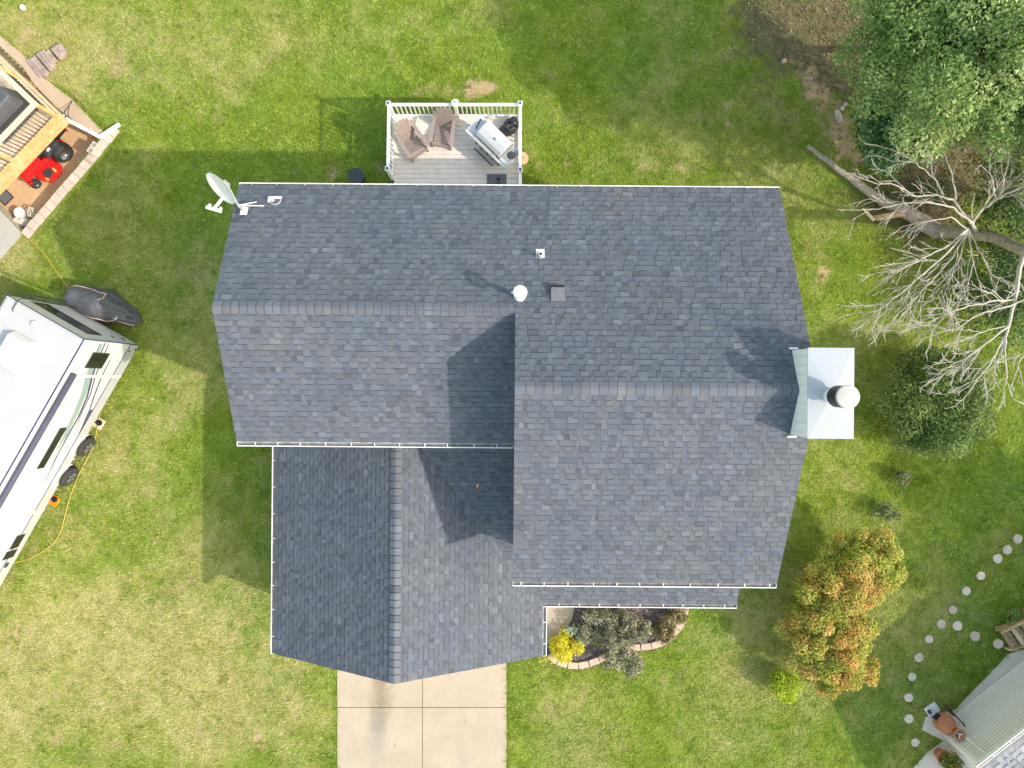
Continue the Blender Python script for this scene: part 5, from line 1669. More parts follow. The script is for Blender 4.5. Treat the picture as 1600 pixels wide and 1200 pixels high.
# understorey right of the dead tree, mostly in its shade
c = P(1590, 300, 2.2)
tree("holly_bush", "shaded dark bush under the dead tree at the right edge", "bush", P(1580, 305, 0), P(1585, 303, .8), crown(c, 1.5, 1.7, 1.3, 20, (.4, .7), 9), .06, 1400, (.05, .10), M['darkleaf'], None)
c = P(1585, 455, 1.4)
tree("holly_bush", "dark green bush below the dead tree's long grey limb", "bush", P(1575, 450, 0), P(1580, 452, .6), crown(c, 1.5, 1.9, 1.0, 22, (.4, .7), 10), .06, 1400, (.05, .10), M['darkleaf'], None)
for (px, py, r_, sd, lb) in ((1385, 262, .55, 1, "small leafy sapling at the tip of the bare soil"), (1455, 300, .5, 2, "small green sapling between the log and the dead branches"), (1500, 420, .8, 3, "low green shrub under the spray of dead twigs"), (1545, 380, .7, 4, "low shrub beneath the dead tree's curved trunk")):
    c = P(px, py, r_ * .7)
    tree("sapling", lb, "shrub", P(px, py, 0), P(px, py, .2), crown(c, r_, r_ * .8, r_ * .6, 8, (.2, .35), 60 + sd), .02, 800, (.06, .11), M['maple' if sd % 2 else 'darkleaf'], "saplings under the dead tree")

# trees beyond the right edge, known by the shade they throw across the lawn
c = P(1740, 120, 7.0)
tree("maple_tree", "tree just past the frame behind the tall maple", "tree", P(1660, 180, 0), P(1680, 160, 3), crown(c, 2.8, 2.8, 2.4, 30, (.7, 1.1), 14), .2, 420, (.14, .24), M['maple'], GRP, .5)
q_ = P(1860, 965, 0)
tree("maple_tree", "shade tree past the right edge above the neighbour's house", "tree", q_, q_ + Vector((0, 0, 2.6)), crown(q_ + Vector((0, 0, 5.6)), 2.6, 3.4, 2.0, 34, (.6, 1.0), 15), .2, 420, (.14, .24), M['maple'], None, .5)

# evergreen bush
M['evergreen'] = leafm("evergreen_sprays", [(0, (0.055, 0.105, 0.022)), (.45, (0.13, 0.205, 0.045)), (.8, (0.225, 0.31, 0.08)), (1, (0.36, 0.42, 0.135))], .25)
c = P(1463, 625, 1.25)
tree("evergreen_bush", "dense dark green bush on the lawn beside the chimney", "bush", P(1450, 620, 0), P(1455, 620, .4), crown(c, 1.42, 1.75, 1.05, 90, (.34, .56), 11, .5), .07, 3400, (.05, .12), M['evergreen'], None, aspect=.38, wts=(.5, .6, .65))
# small rose plants
M['rose'] = leafm("rose_leaves", [(0, (0.09, 0.13, 0.035)), (.6, (0.21, 0.27, 0.10)), (1, (0.44, 0.47, 0.26))], .2)
M['petal'] = pm("red_petals", (0.55, 0.07, 0.05), .6, .2)
for (px, py, r_, sd, lb) in ((1410, 746, .26, 1, "small rose plant with red blooms below the evergreen bush"), (1386, 803, .42, 2, "pale leafy rose plant above the orange shrub")):
    c = P(px, py, .35)
    t_ = tree("rose_plant", lb, "plant", P(px, py, 0), P(px, py, .15), crown(c, r_, r_ * .7, .2, 14, (.11, .19), 20 + sd), .012, 3600, (.04, .085), M['rose'], None, aspect=.7, cname="foliage", tname="stems")
    for k in range(4 if sd == 1 else 1):
        mb = MB(); q_ = c + Vector((rng.uniform(-.8, .8) * r_, rng.uniform(-.6, .6) * r_, .14))
        mb.lathe([(.008, -.03), (.04, 0), (.03, .03), (.004, .035)], q_, 9); mb.build("bloom", M['petal'], t_, world=True, smooth=True)

# big orange-tinted shrub and a lime one
M['autumn'] = leafm("autumn_leaves", [(0, (0.13, 0.20, 0.018)), (.5, (0.33, 0.40, 0.045)), (1, (0.58, 0.58, 0.12))], .3, patch=[(0, (0.40, 0.19, 0.04)), (.5, (0.68, 0.38, 0.095)), (1, (0.82, 0.58, 0.22))])
cl = []
for (px, py, z, rx, ry, n, sd) in ((1348, 876, 1.6, 1.2, .9, 40, 31), (1308, 920, 1.6, 1.25, .9, 40, 32), (1290, 985, 1.5, 1.3, .95, 44, 33), (1306, 1036, 1.3, 1.12, .85, 36, 34), (1332, 900, 1.7, .95, .6, 14, 36), (1300, 955, 1.65, .95, .6, 14, 37), (1300, 1012, 1.5, .95, .6, 14, 38)):
    c = P(px, py, z); cl += crown(c, rx, ry, .78, int(n * 1.5), (.20, .38), sd, .5)
def amix(p, ci):
    low = np.clip((-5.2 - p[:, 1]) / 4.0, 0, 1)
    tipn = fbm(p[:, 0], p[:, 1], 2.6, 71)
    return np.clip(.10 + low * .50 + (tipn - .5) * 2.0 + (p[:, 2] - 1.8) * .12 + nrg.normal(0, .25, len(p)), 0, 1)
tree("autumn_shrub", "large shrub turning from yellow-green to orange on the lawn", "shrub", P(1300, 965, 0), P(1300, 965, .5), cl, .06, 5200, (.045, .085), M['autumn'], None, .6, mixfn=amix, aspect=.7, upbias=.6, rndspread=.3, wts=(.5, .8, .6), shell=.66)
M['lime'] = leafm("lime_leaves", [(0, (0.18, 0.29, 0.015)), (.5, (0.42, 0.53, 0.03)), (1, (0.72, 0.76, 0.09))], .3)
c = P(1226, 1068, .5)
tree("lime_bush", "small round lime green bush at the orange shrub's foot", "bush", P(1228, 1066, 0), P(1228, 1066, .2), crown(c, .46, .52, .38, 22, (.17, .28), 35), .03, 4600, (.04, .08), M['lime'], None)

# front bed
M['sage'] = leafm("grey_green_leaves", [(0, (0.15, 0.155, 0.085)), (.45, (0.30, 0.295, 0.18)), (.8, (0.46, 0.43, 0.31)), (1, (0.66, 0.61, 0.48))], .2)
cl = []
for (px, py, z, rx, ry, n, sd) in ((955, 962, .75, .95, .45, 20, 41), (968, 998, .75, .75, .55, 20, 42), (930, 988, .45, .42, .42, 11, 43), (955, 1028, .5, .4, .35, 10, 44), (988, 1034, .5, .3, .38, 10, 45), (1003, 985, .6, .35, .4, 10, 46)):
    c = P(px, py, z); cl += crown(c, rx, ry, .35, n, (.13, .25), sd, .4)
tree("grey_shrub", "sprawling grey-green shrub in the middle of the front bed", "shrub", P(962, 990, 0), P(962, 990, .3), cl, .04, 3600, (.045, .10), M['sage'], None, .5, aspect=.45, shell=.25, wts=(.4, .6, .8))
M['gold'] = leafm("golden_leaves", [(0, (0.45, 0.40, 0.015)), (.4, (0.78, 0.70, 0.03)), (1, (0.88, 0.84, 0.15))], .3)
c = P(883, 1013, .35)
tree("golden_shrub", "bright yellow shrub at the end of the front bed", "shrub", P(885, 1012, 0), P(885, 1012, .15), crown(c, .54, .48, .26, 30, (.12, .22), 47), .02, 4600, (.04, .085), M['gold'], None, aspect=.45)
c = P(856, 1030, .2)
tree("golden_plant", "small yellow-green plant poking out under the garage corner", "plant", P(858, 1028, 0), P(858, 1028, .1), crown(c, .26, .16, .12, 6, (.07, .12), 48), .012, 2600, (.03, .07), M['gold'], None, aspect=.4, cname="foliage", tname="stems")
c = P(933, 1006, .2)
tree("yellow_flowers", "small tuft of yellow flowers behind the bed's edging", "flowers", P(933, 1006, 0), P(933, 1006, .1), crown(c, .13, .16, .1, 5, (.06, .09), 49), .01, 3400, (.025, .05), M['gold'], None, cname="foliage", tname="stems")
M['silver'] = leafm("silver_leaves", [(0, (0.22, 0.30, 0.19)), (.5, (0.36, 0.46, 0.32)), (1, (0.52, 0.60, 0.46))], .2)
for (px, py, r_, sd, lb) in ((893, 983, .26, 1, "silvery green mound between the walkway and the yellow shrub"), (908, 1000, .2, 2, "smaller silvery mound tucked against the yellow shrub")):
    c = P(px, py, .30)
    tree("silver_mound", lb, "plant", P(px, py, 0), P(px, py, .05), crown(c, r_ * .7, r_ * .7, .08, 9, (.07, .12), 50 + sd), .01, 3000, (.03, .06), M['silver'], "silvery mounds in the front bed", cname="foliage", tname="stems", aspect=.8, wts=(.4, .9, .4))
M['bronze'] = leafm("bronze_leaves", [(0, (0.12, 0.11, 0.04)), (.45, (0.27, 0.245, 0.10)), (.8, (0.42, 0.33, 0.17)), (1, (0.60, 0.40, 0.26))], .2)
for (px, py, r_, sd, lb) in ((1037, 988, .34, 1, "bronze-green shrub with stiff leaves beside the bed's curved edging"), (1057, 962, .32, 2, "bronze-red shrub under the porch gutter at the bed's end")):
    c = P(px, py, .35)
    tree("bronze_shrub", lb, "shrub", P(px, py, 0), P(px, py, .1), crown(c, r_, r_, .24, 20, (.11, .19), 54 + sd), .02, 3000, (.06, .12), M['bronze'], "bronze shrubs in the front bed", aspect=.45, shell=.2, wts=(.8, .3, .7))

# ------------------------------------------------------------------ fallen log and dead tree
log = thing("fallen_log", "long weathered log lying from the lawn into the brush", "log", P(1380, 300, 0))
lpts = [P(1263, 229, .12), P(1295, 252, .14), P(1325, 276, .17), P(1352, 296, .22), P(1380, 315, .26), P(1410, 328, .30), P(1440, 345, .32), P(1475, 368, .34)]
lr = [.07, .085, .10, .14, .17, .21, .24, .26]
lm = MB()
fine = []; fr_ = []
for i in range(len(lpts) - 1):
    for t_ in np.linspace(0, 1, 5)[:-1]:
        fine.append(lpts[i].lerp(lpts[i + 1], t_) + Vector((rng.gauss(0, .015), rng.gauss(0, .015), 0))); fr_.append((lr[i] * (1 - t_) + lr[i + 1] * t_) * rng.uniform(.9, 1.08))
lm.tube(fine, fr_, 12)
lm.build("stem", M['bark'], log, smooth=True, world=True)
MB().cyl(fine[0] + (fine[0] - fine[1]).normalized() * .004, fine[0] + (fine[0] - fine[1]).normalized() * .012, .08, n=12).build("cut_end", pm("pale_cut_wood", (.5, .36, .22), .8, .2), log, world=True)
bl = MB(); bl.tube([P(1425, 330, .3), P(1400, 335, .4), P(1380, 338, .42), P(1366, 340, .40)], [.13, .11, .09, .075], 9); bl.build("broken_limb", pm("raw_split_wood", (0.46, 0.30, 0.17), .85, .25, 8, bump=.3), log, smooth=True, world=True)
bl = MB(); bl.tube([P(1366, 344, .42), P(1356, 334, .42), P(1348, 326, .40)], [.06, .045, .02], 7); bl.build("splinter", M['palewood'], log, world=True)

dt = thing("dead_tree", "leafless dead tree with pale twigs leaning in from the right edge", "tree", P(1470, 366, 0))
tk = MB()
tpts = [P(1462, 362, .15), P(1490, 362, .9), P(1518, 363, 1.7), P(1545, 369, 2.5), P(1572, 379, 3.3), P(1598, 391, 4.1), P(1640, 402, 5.2), P(1700, 410, 6.4)]
fine = []; fr_ = []
trr = [.24, .20, .175, .165, .155, .14, .11, .06]
for i in range(len(tpts) - 1):
    for t_ in np.linspace(0, 1, 4)[:-1]:
        fine.append(tpts[i].lerp(tpts[i + 1], t_) + Vector((rng.gauss(0, .012), rng.gauss(0, .012), 0))); fr_.append((trr[i] * (1 - t_) + trr[i + 1] * t_) * rng.uniform(.93, 1.06))
tk.tube(fine, fr_, 10)
tk.build("trunk", M['bark'], dt, smooth=True, world=True)
br = MB()
def twig(p, d, L, r_, depth, sag=.0):
    d = d.normalized()
    n = 4 if depth else 3
    if depth == 1 and rng.random() < .25: depth = 0
    pts = [p.copy()]; rr = [r_]
    q_ = p.copy(); dd = d.copy()
    for i in range(n):
        dd = (dd + Vector((rng.gauss(0, .10), rng.gauss(0, .10), rng.gauss(0, .08) - sag * .06))).normalized()
        q_ = q_ + dd * (L / n); pts.append(q_.copy()); rr.append(max(.0065, r_ * (1 - .72 * (i + 1) / n)))
        if depth > 0:
            for _ in range(rng.choice((0, 1, 1))):
                s = dd.cross(Vector((rng.gauss(0, 1), rng.gauss(0, 1), rng.gauss(0, .7)))).normalized()
                nd_ = (dd * rng.uniform(.8, 1.2) + s * rng.uniform(.4, .8)).normalized()
                twig(q_, nd_, L * rng.uniform(.38, .72), max(.0085, r_ * .62), depth - 1, sag)
    br.tube(pts, rr, 4 if r_ < .015 else 5, cap=False)
def limb(path, r0, r1, dens=3.0, L=.8, depth=2, sag=.2):
    pts = [P(*p_) for p_ in path]
    fine, rad = [], []
    m_ = len(pts) - 1
    for i in range(m_):
        for t_ in np.linspace(0, 1, 5)[:-1]:
            fine.append(pts[i].lerp(pts[i + 1], t_) + Vector((rng.gauss(0, .012), rng.gauss(0, .012), rng.gauss(0, .012))))
            k = (i + t_) / m_; rad.append(r0 + (r1 - r0) * k)
    fine.append(pts[-1]); rad.append(r1)
    rad = [r_ * .78 for r_ in rad]
    br.tube(fine, rad, 6, cap=False)
    tot = sum((fine[i + 1] - fine[i]).length for i in range(len(fine) - 1))
    n = max(3, int(tot * dens * 1.25))
    for k in range(n):
        u_ = rng.uniform(.18, 1.0); i = min(len(fine) - 2, int(u_ * (len(fine) - 1)))
        d = (fine[i + 1] - fine[i]).normalized()
        s = d.cross(Vector((rng.gauss(0, .5), rng.gauss(0, .5), 1))).normalized() * rng.choice((-1, 1))
        twig(fine[i], d * rng.uniform(.9, 1.3) + s * rng.uniform(.3, .8) + Vector((0, 0, rng.uniform(-.15, .25))), L * rng.uniform(.8, 1.7) * (1.1 - .35 * u_), max(.0095, rad[i] * .45), depth, sag)
    twig(fine[-1], fine[-1] - fine[-2], L * .7, r1, depth, sag)
hub = (1512, 358, 3.0)
limb([(1528, 366, 2.0), (1518, 348, 2.8), (1532, 330, 3.5), (1556, 313, 4.2), (1580, 300, 4.8), (1612, 285, 5.4)], .075, .02, 2.2)
limb([(1556, 313, 4.2), (1552, 290, 4.6), (1545, 262, 5.0), (1548, 230, 5.4)], .035, .012, 2.0, .6)
limb([(1562, 310, 4.3), (1570, 275, 4.8), (1578, 240, 5.2), (1598, 195, 5.6)], .035, .012, 2.0, .6)
limb([(1518, 348, 2.9), (1490, 312, 3.4), (1462, 305, 3.6), (1430, 306, 3.8), (1400, 290, 4.0), (1362, 284, 4.1)], .05, .012, 1.6, .6)
limb([(1475, 306, 3.5), (1458, 277, 3.9), (1438, 260, 4.1), (1412, 240, 4.2), (1372, 228, 4.3)], .03, .009, 1.5, .55)
limb([(1495, 312, 3.4), (1488, 272, 3.9), (1472, 232, 4.3), (1452, 205, 4.6), (1434, 182, 4.8)], .03, .009, 1.5, .55)
limb([(1458, 277, 3.9), (1450, 235, 4.3), (1446, 205, 4.6), (1432, 178, 4.8)], .022, .009, 1.2, .5)
limb([(1518, 350, 2.9), (1490, 325, 3.3), (1452, 315, 3.5), (1410, 318, 3.5), (1372, 326, 3.4), (1335, 328, 3.4)], .04, .009, 1.6, .6)
limb([hub, (1485, 340, 3.4), (1450, 345, 3.6), (1425, 356, 3.6)], .03, .009, 2.0, .5)
limb([hub, (1480, 385, 3.4), (1445, 402, 3.5), (1410, 420, 3.5), (1372, 426, 3.5)], .04, .009, 2.6, .7)
limb([hub, (1475, 400, 3.5), (1440, 430, 3.6), (1405, 460, 3.6), (1368, 488, 3.5)], .04, .009, 2.8, .75)
limb([hub, (1490, 400, 3.4), (1455, 440, 3.6), (1425, 470, 3.6), (1398, 495, 3.5)], .035, .009, 2.6, .7)
limb([hub, (1500, 400, 3.4), (1485, 440, 3.5), (1470, 470, 3.5)], .03, .008, 2.4, .6)
limb([hub, (1520, 410, 3.4), (1512, 450, 3.5), (1495, 480, 3.5)], .03, .008, 2.4, .6)
limb([hub, (1535, 400, 3.4), (1550, 430, 3.5), (1575, 440, 3.6)], .025, .008, 2.2, .5)
limb([(1600, 393, 4.1), (1592, 430, 4.3), (1586, 465, 4.5), (1578, 505, 4.7), (1568, 540, 4.8)], .085, .03, 1.0, .6)
limb([(1585, 468, 4.5), (1555, 470, 4.7), (1515, 478, 4.8), (1480, 490, 4.8), (1445, 508, 4.7)], .035, .009, 2.4, .6)
limb([(1600, 470, 4.6), (1570, 480, 4.7), (1530, 490, 4.8), (1495, 512, 4.8), (1468, 520, 4.7)], .03, .009, 2.2, .6)
limb([(1578, 508, 4.7), (1550, 530, 4.9), (1515, 555, 4.9), (1472, 580, 4.8)], .035, .009, 2.6, .65)
limb([(1575, 518, 4.7), (1555, 555, 4.9), (1535, 585, 4.9), (1520, 598, 4.9)], .035, .009, 2.4, .6)
limb([(1578, 508, 4.7), (1545, 515, 4.8), (1510, 530, 4.8)], .025, .009, 2.0, .5)
limb([(1572, 530, 4.8), (1570, 560, 4.9), (1575, 590, 4.9), (1568, 610, 4.9)], .03, .009, 2.0, .55)
limb([(1615, 540, 5.0), (1595, 560, 5.0), (1585, 590, 5.0)], .025, .009, 2.0, .5)
br.build("branches", M['twig'], dt, smooth=True, world=True)
# sticks on the ground and one in the bush
stm = thing("dry_stick", "thin dry stick poking out of the evergreen bush", "stick", P(1400, 580, .2))
MB().tube([P(1416, 548, .9), P(1405, 570, .7), (P(1395, 585, .5)), P(1383, 606, .2)], [.012, .011, .009, .005], 6).build("stem", M['palewood'], stm, world=True)
MB().tube([P(1405, 570, .7), P(1412, 562, .75)], [.007, .004], 5).build("side_shoot", M['palewood'], stm, world=True)

# pale rocks by the bare soil
M['rock'] = pm("pale_rock", (0.46, 0.40, 0.34), .9, .2, 10, bump=.4)
for k, (px, py, r_, lb) in enumerate(((1310, 182, .13, "pale upright rock at the edge of the bare soil"), (1316, 170, .08, "small grey rock beside the upright pale rock"), (1321, 163, .07, "small pale rock under the low tree's leaves"), (1268, 122, .045, "tiny white stone in the brown leaf litter"), (1225, 95, .09, "orange-tan stone on the shaded grass"))):
    q_ = P(px, py, .05)
    o = thing("rock", lb, "rock", (q_.x, q_.y, 0), 0, "stones near the leaf litter")
    lump("stone", (0, 0, r_ * .4), (r_ * (.7 if k == 0 else 1), r_ * (1.5 if k == 0 else .8), r_ * .7), M['rock'] if k < 4 else M['kerb'], o, 30 + k, .35, 14, 9, R(20 if k == 0 else 50), .3)

# ------------------------------------------------------------------ stepping stones
M['stone'] = pm("round_step_stone", (0.68, 0.585, 0.49), .9, .16, 9, bump=.4, bscale=45, dirt=(0.33, 0.30, 0.22), dirt_amt=.5, dscale=5)
_t = M['stone'].node_tree; _b = _t.nodes["Principled BSDF"]
_src = _b.inputs["Base Color"].links[0].from_socket
_oi = nd(_t, "ShaderNodeObjectInfo")
_t.links.new(mixc(_t, 1.0, _src, ramp(_t, _oi.outputs["Random"], [(0, (.74, .70, .66)), (.5, (.95, .92, .88)), (1, (1.08, 1.06, 1.04))]).outputs[0], 'MULTIPLY'), _b.inputs["Base Color"])
main = [(1430, 1160), (1420, 1123), (1420, 1090), (1425, 1057.5), (1435.7, 1027.4), (1451.5, 998.6), (1470.5, 975), (1489, 953), (1509.8, 923.5), (1532.6, 899.5), (1559, 873), (1574, 859), (1590, 842)]
branch = [(1496, 978), (1523.4, 994), (1560, 1006)]
ords = ["first", "second", "third", "fourth", "fifth", "sixth", "seventh", "eighth", "ninth", "tenth", "eleventh", "twelfth", "thirteenth"]
labs = [f"round stepping stone, {w_} along the curved path counting from the terracotta planter" for w_ in ords]
labs += ["round stepping stone first on the short spur to the wooden steps", "round stepping stone in the middle of the spur to the wooden steps", "round stepping stone touching the foot of the wooden steps"]
for (px, py), lb in zip(main + branch, labs):
    q_ = P(px, py, .02)
    r_ = rng.uniform(.135, .155) * (1.12 if (px, py) in branch else 1)
    ns = 18
    prof = [r_ * rng.uniform(.93, 1.06) for _ in range(ns)]
    mb = MB()
    ring = lambda k_, z: [(prof[i] * k_ * math.cos(6.2832 * i / ns), prof[i] * k_ * math.sin(6.2832 * i / ns), z) for i in range(ns)]
    mb.hull(ring(1, -.03), ring(1, .035)); mb.hull(ring(.99, .035), ring(.92, .045))
    o = mb.build("stepping_stone", M['stone']); o.location = (q_.x, q_.y, -.008); o.rotation_euler = (0, 0, rng.uniform(0, 6))
    tag(o, lb, "stepping stone", "stepping stones across the lawn")

# ------------------------------------------------------------------ the neighbour's house at the lower right
w0 = P(1497, 1112, .03); w1 = P(1612, 1022, .03)
cz = 2.75
wdir = (w1 - w0); wdir.z = 0; wdir.normalize(); wn = Vector((-wdir.y, wdir.x, 0))   # outward (up-left)
c0 = P(1464, 1136, 0) ; c0 = w0 + wdir * ((c0 - w0).dot(wdir))                      # corner at the chiminea
nh = thing("neighbour_house", "neighbour's white-sided house cut off by the lower right corner", "house", (c0.x, c0.y, 0), math.atan2(wdir.y, wdir.x))
# local x along the wall, local -y into the house (outward is +y)
core = MB(); core.box((5.0, -4.0, cz / 2), (9.98, 7.98, cz)); core.build("wall", pm("siding_gap_shade", (.52, .51, .50), .8), nh)  # grey core seen between the boards, painted as their shadow lines
wallo = nh.children[0]
nbrd = 23
bh = (cz - .05) / nbrd
for k in range(nbrd):
    z0_ = .05 + k * bh
    MB().hull([(0, -.002, z0_), (10, -.002, z0_), (10, .010, z0_), (0, .010, z0_)], [(0, -.002, z0_ + bh - .034), (10, -.002, z0_ + bh - .034), (10, .004, z0_ + bh - .034), (0, .004, z0_ + bh - .034)]).build("siding_board", M['siding'], wallo)
    MB().hull([(-.002, -8, z0_), (.0, 0, z0_), (-.014, 0, z0_), (-.014, -8, z0_)], [(-.002, -8, z0_ + bh), (.0, 0, z0_ + bh), (-.005, 0, z0_ + bh), (-.005, -8, z0_ + bh)]).build("siding_board", M['siding'], wallo)
MB().box((-.02, .01, cz / 2), (.10, .06, cz)).build("corner_trim", M['vinyl'], nh)
MB().tube([(.30, .06, .12), (.30, .06, 2.3), (.30, .12, 2.6)], .045, 8).build("downspout", M['vinyl'], nh)
MB().bar((.30, .06, .1), (.30, .25, .06), .08, .07).build("downspout_elbow", M['vinyl'], nh)
rz_ = cz + 1.1
nr_ = MB()
for sgn_ in (1,):
    nr_.hull([(-.32, .34, cz - .05), (10.3, .34, cz - .05), (10.3, -4, rz_ - .1), (-.32, -4, rz_ - .1)], [(-.32, .34, cz + .02), (10.3, .34, cz + .02), (10.3, -4, rz_), (-.32, -4, rz_)])
    nr_.hull([(-.32, -8.34, cz - .05), (10.3, -8.34, cz - .05), (10.3, -4.01, rz_ - .1), (-.32, -4.01, rz_ - .1)], [(-.32, -8.34, cz + .02), (10.3, -8.34, cz + .02), (10.3, -4.01, rz_), (-.32, -4.01, rz_)])
BASE_KEEP = BASEC
nroof = nr_.build("roof", M['siding'], nh)
BASEC = (0.36, 0.355, 0.36)
SH2 = []
keepSH, SH = SH, []
vlen = math.hypot(4.34, rz_ - cz - .02)
lay((-.33, .345, cz + .026), (1, 0, 0), (0, -4.34, rz_ - cz - .02), lambda vv: (0, 3.2), .9)
for s in SH: shingle_o = None
SH2 = SH; SH = keepSH
for s in SH2:
    me = MB(); me.col = s['col']; me.hull(s['bot'], s['top'])
    if s['strip']:
        me.col = tuple(c_ * .5 for c_ in BASEC); me.add(s['strip'], [(0, 1, 2, 3)])
    me.build("shingle", M['shingle'], nroof)
pl_ = MB(); pl_.hull([(2.88, .34, cz + .022), (10.3, .34, cz + .022), (10.3, -4, rz_ + .002), (2.88, -4, rz_ + .002)], [(2.88, .34, cz + .034), (10.3, .34, cz + .034), (10.3, -4, rz_ + .014), (2.88, -4, rz_ + .014)])
pl_.hull([(-.33, -.50, cz + .022 + .84 * 1.1 / 4.34), (2.87, -.50, cz + .022 + .84 * 1.1 / 4.34), (2.87, -4, rz_ + .002), (-.33, -4, rz_ + .002)], [(-.33, -.50, cz + .034 + .84 * 1.1 / 4.34), (2.87, -.50, cz + .034 + .84 * 1.1 / 4.34), (2.87, -4, rz_ + .014), (-.33, -4, rz_ + .014)])
pl_.build("upper_shingles", pm("grey_roofing", (.34, .335, .34), .9, .15, 10, bump=.3), nroof)
gt = MB(); gt.box((5, .40, cz - .04), (10.6, .012, .10)); gt.box((5, .46, cz - .085), (10.6, .11, .012)); gt.box((5, .515, cz - .03), (10.6, .012, .12)); gt.box((5, .505, cz + .035), (10.6, .03, .012))
gto = gt.build("gutter", M['vinyl'], nh)
MB().box((5, .455, cz - .06), (10.5, .09, .02)).build("gutter_debris", pm("gutter_muck", (.03, .035, .035), .9, .3), gto)
for k in range(8): MB().box((.3 + k * .6, .455, cz + .03), (.025, .10, .006)).build("gutter_strap", M['white'], gto)
BASEC = BASE_KEEP

# chiminea, shovel, crate, planter, wooden steps
q_ = P(1466, 1122, .1)
cm_ = thing("chiminea", "terracotta chiminea with a round chimney standing at the house corner", "chiminea", (q_.x, q_.y, .03), R(140))
body = [(.16, .14), (.26, .22), (.31, .36), (.30, .50), (.22, .66), (.13, .78), (.115, .95)]
MB().lathe(body, (0, 0, 0), 28).build("belly", M['terracotta'], cm_, smooth=True)
MB().lathe([(.115, .93), (.125, 1.10), (.175, 1.15), (.185, 1.18), (.165, 1.19), (.10, 1.165), (.095, 1.0)], (0, 0, 0), 28).build("chimney", M['terracotta'], cm_, smooth=True)
for k in range(3):
    a = k * 2.094
    MB().box((.05 * math.cos(a), .05 * math.sin(a), 1.17), (.09, .03, .03), rz=a).build("cap_spoke", M['galv'], cm_)
MB().box((.28, 0, .38), (.10, .22, .20)).build("fire_mouth", M['black'], cm_, bevel=.03)
for k in range(3):
    a = k * 2.094 + .5
    MB().cyl((.20 * math.cos(a), .20 * math.sin(a), 0), (.16 * math.cos(a), .16 * math.sin(a), .2), .018, n=7).build("leg", M['black'], cm_)
q_ = P(1458, 1110, .1)
mb_ = thing("metal_tray", "pale metal tray on the ground behind the chiminea", "tray", (q_.x, q_.y, .0), R(35))
MB().box((0, 0, .04), (.42, .34, .05)).build("pan", M['galv'], mb_, bevel=.01)
MB().box((-.12, .02, .09), (.10, .12, .06)).build("dark_box", M['dark'], mb_, bevel=.01)
MB().box((.08, 0, .075), (.06, .30, .02)).build("white_strip", M['white'], mb_)
q_ = P(1479, 1107, .1)
sv = thing("shovel", "black-handled shovel leaning against the white siding", "shovel", (q_.x, q_.y, .03))
tp_ = P(1507, 1133, 1.05) - Vector((q_.x, q_.y, .03))
jn = P(1490, 1115, .35) - Vector((q_.x, q_.y, .03))
MB().tube([jn, tp_ - (tp_ - jn).normalized() * .12], .018, 8).build("shaft", M['black'], sv, smooth=True)
gd = (tp_ - jn).normalized(); gs = gd.cross(Vector((0, 0, 1))).normalized()
e0 = tp_ - gd * .12
MB().tube([e0, e0 + gd * .05 + gs * .055, tp_ + gs * .055, tp_ - gs * .055, e0 + gd * .05 - gs * .055, e0], .012, 7).build("grip", M['black'], sv, smooth=True)
bs = gs * .13
b0_ = Vector((0, .02, .03)); 
MB().hull([jn - bs * .9, jn + bs * .9, b0_ + bs * 1.0 - gd * .12, b0_ - bs * 1.0 - gd * .12], [p_ + Vector((0, 0, .012)) for p_ in (jn - bs * .9, jn + bs * .9, b0_ + bs * 1.0 - gd * .12, b0_ - bs * 1.0 - gd * .12)]).build("blade", pm("rusty_blade", (.16, .11, .08), .7, .3, 10), sv)
q_ = P(1478, 1184, .15)
pn_ = thing("planter", "terracotta planter of leafy yellow-orange flowers on the pavement", "planter", (q_.x - .06, q_.y + .05, .03))
MB().lathe([(.15, 0), (.20, .28), (.225, .28), (.225, .34), (.20, .34), (.19, .28), (.004, .27)], (-.12, .06, 0), 26).build("pot", M['terracotta'], pn_, angle=40)
M['annual'] = leafm("annual_leaves", [(0, (0.065, 0.130, 0.026)), (.55, (0.169, 0.260, 0.052)), (.8, (0.338, 0.390, 0.065)), (.92, (0.806, 0.546, 0.052)), (1, (0.850, 0.338, 0.052))], .25)
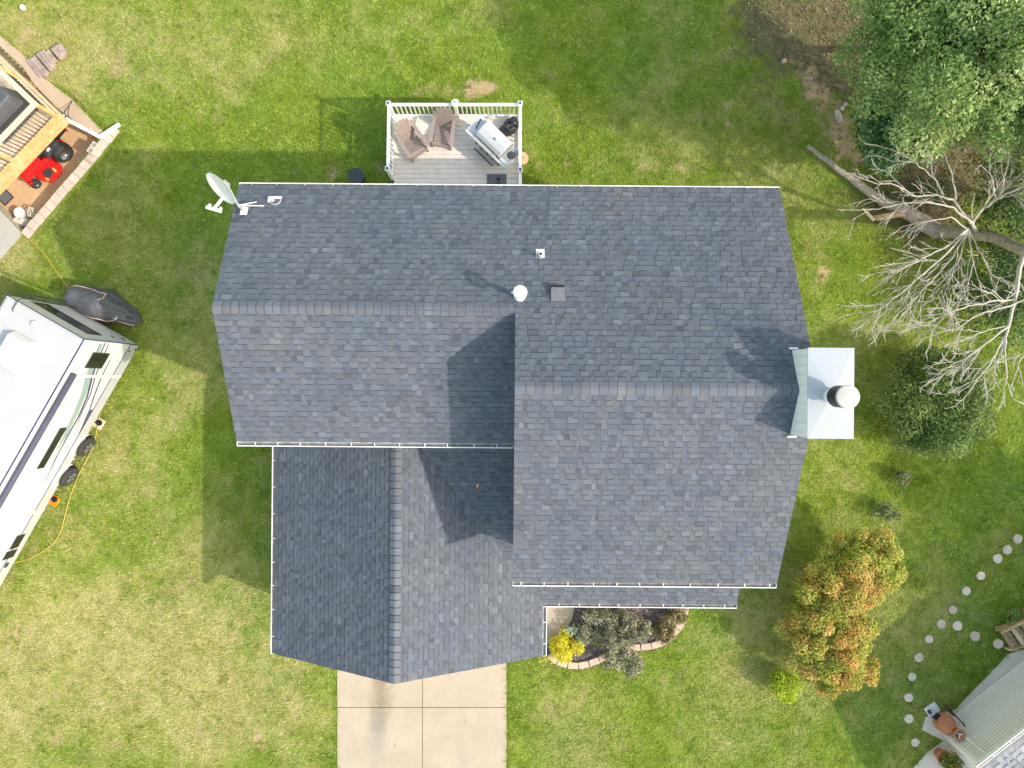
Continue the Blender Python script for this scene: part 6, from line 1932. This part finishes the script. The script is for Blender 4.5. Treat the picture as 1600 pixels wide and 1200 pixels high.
cc = Vector((q_.x, q_.y, .42))
p_, o_, ci = clump_leaves(crown((cc.x + .02, cc.y - .02, .40), .30, .28, .18, 22, (.10, .17), 77), 6000, .6, .5)
leaf_cloud("foliage", p_, o_, (.035, .08), M['annual'], pn_, .55)
ws = thing("wooden_steps", "weathered wooden steps at the right edge beside the stepping stone", "steps", P(1590, 985, 0))
sa = P(1572, 1004, .2)
su = (P(1600, 970, 0) - P(1572, 1004, 0)); su.z = 0; su.normalize()
sv_ = Vector((su.y, -su.x, 0))
sx_ = P(1562, 985, .25); ex = P(1584, 1016, .25)
ln_ = (ex - sx_); Ln = ln_.length; ln_.normalize(); inw = Vector((-ln_.y, ln_.x, 0))
if inw.x < 0: inw = -inw
for k in range(4):
    a = sx_ + inw * (.06 + .27 * k); a.z = .18 + .18 * k
    b = a + ln_ * Ln; 
    MB().bar(a, b, .13, .038).build("tread", M['palewood'] if k % 2 else M['oldwood'], ws, world=True)
    a2 = a + inw * .14; b2 = b + inw * .14
    MB().bar(a2, b2, .12, .038).build("tread", M['oldwood'], ws, world=True)
for e_ in (sx_, ex):
    MB().bar(Vector((e_.x, e_.y, .08)) - inw * .03, Vector((e_.x, e_.y, .80)) + inw * 1.1, .04, .2).build("stringer", M['oldwood'], ws, world=True)
MB().bar(Vector((ex.x, ex.y, .02)), Vector((ex.x, ex.y, .22)), .3, .05).build("end_board", M['palewood'], ws, world=True)
MB().bar(P(1566, 988, 1.0), P(1620, 962, 1.7), .09, .04).build("hand_rail", M['oldwood'], ws, world=True)
MB().bar(P(1566, 990, 0.1), P(1566, 988, 1.0), .08, .08, up=(1, 0, 0)).build("rail_post", M['oldwood'], ws, world=True)
for (px, py, r_, sd, lb) in ((1584, 966, .4, 1, "low green plant above the wooden steps at the right edge"),):
    c = P(px, py, .3)
    tree("leafy_plant", lb, "plant", P(px, py, 0), P(px, py, .1), crown(c, r_, r_ * .6, .2, 8, (.12, .2), 90), .015, 1500, (.04, .08), M['maple'], None, cname="foliage", tname="stems")
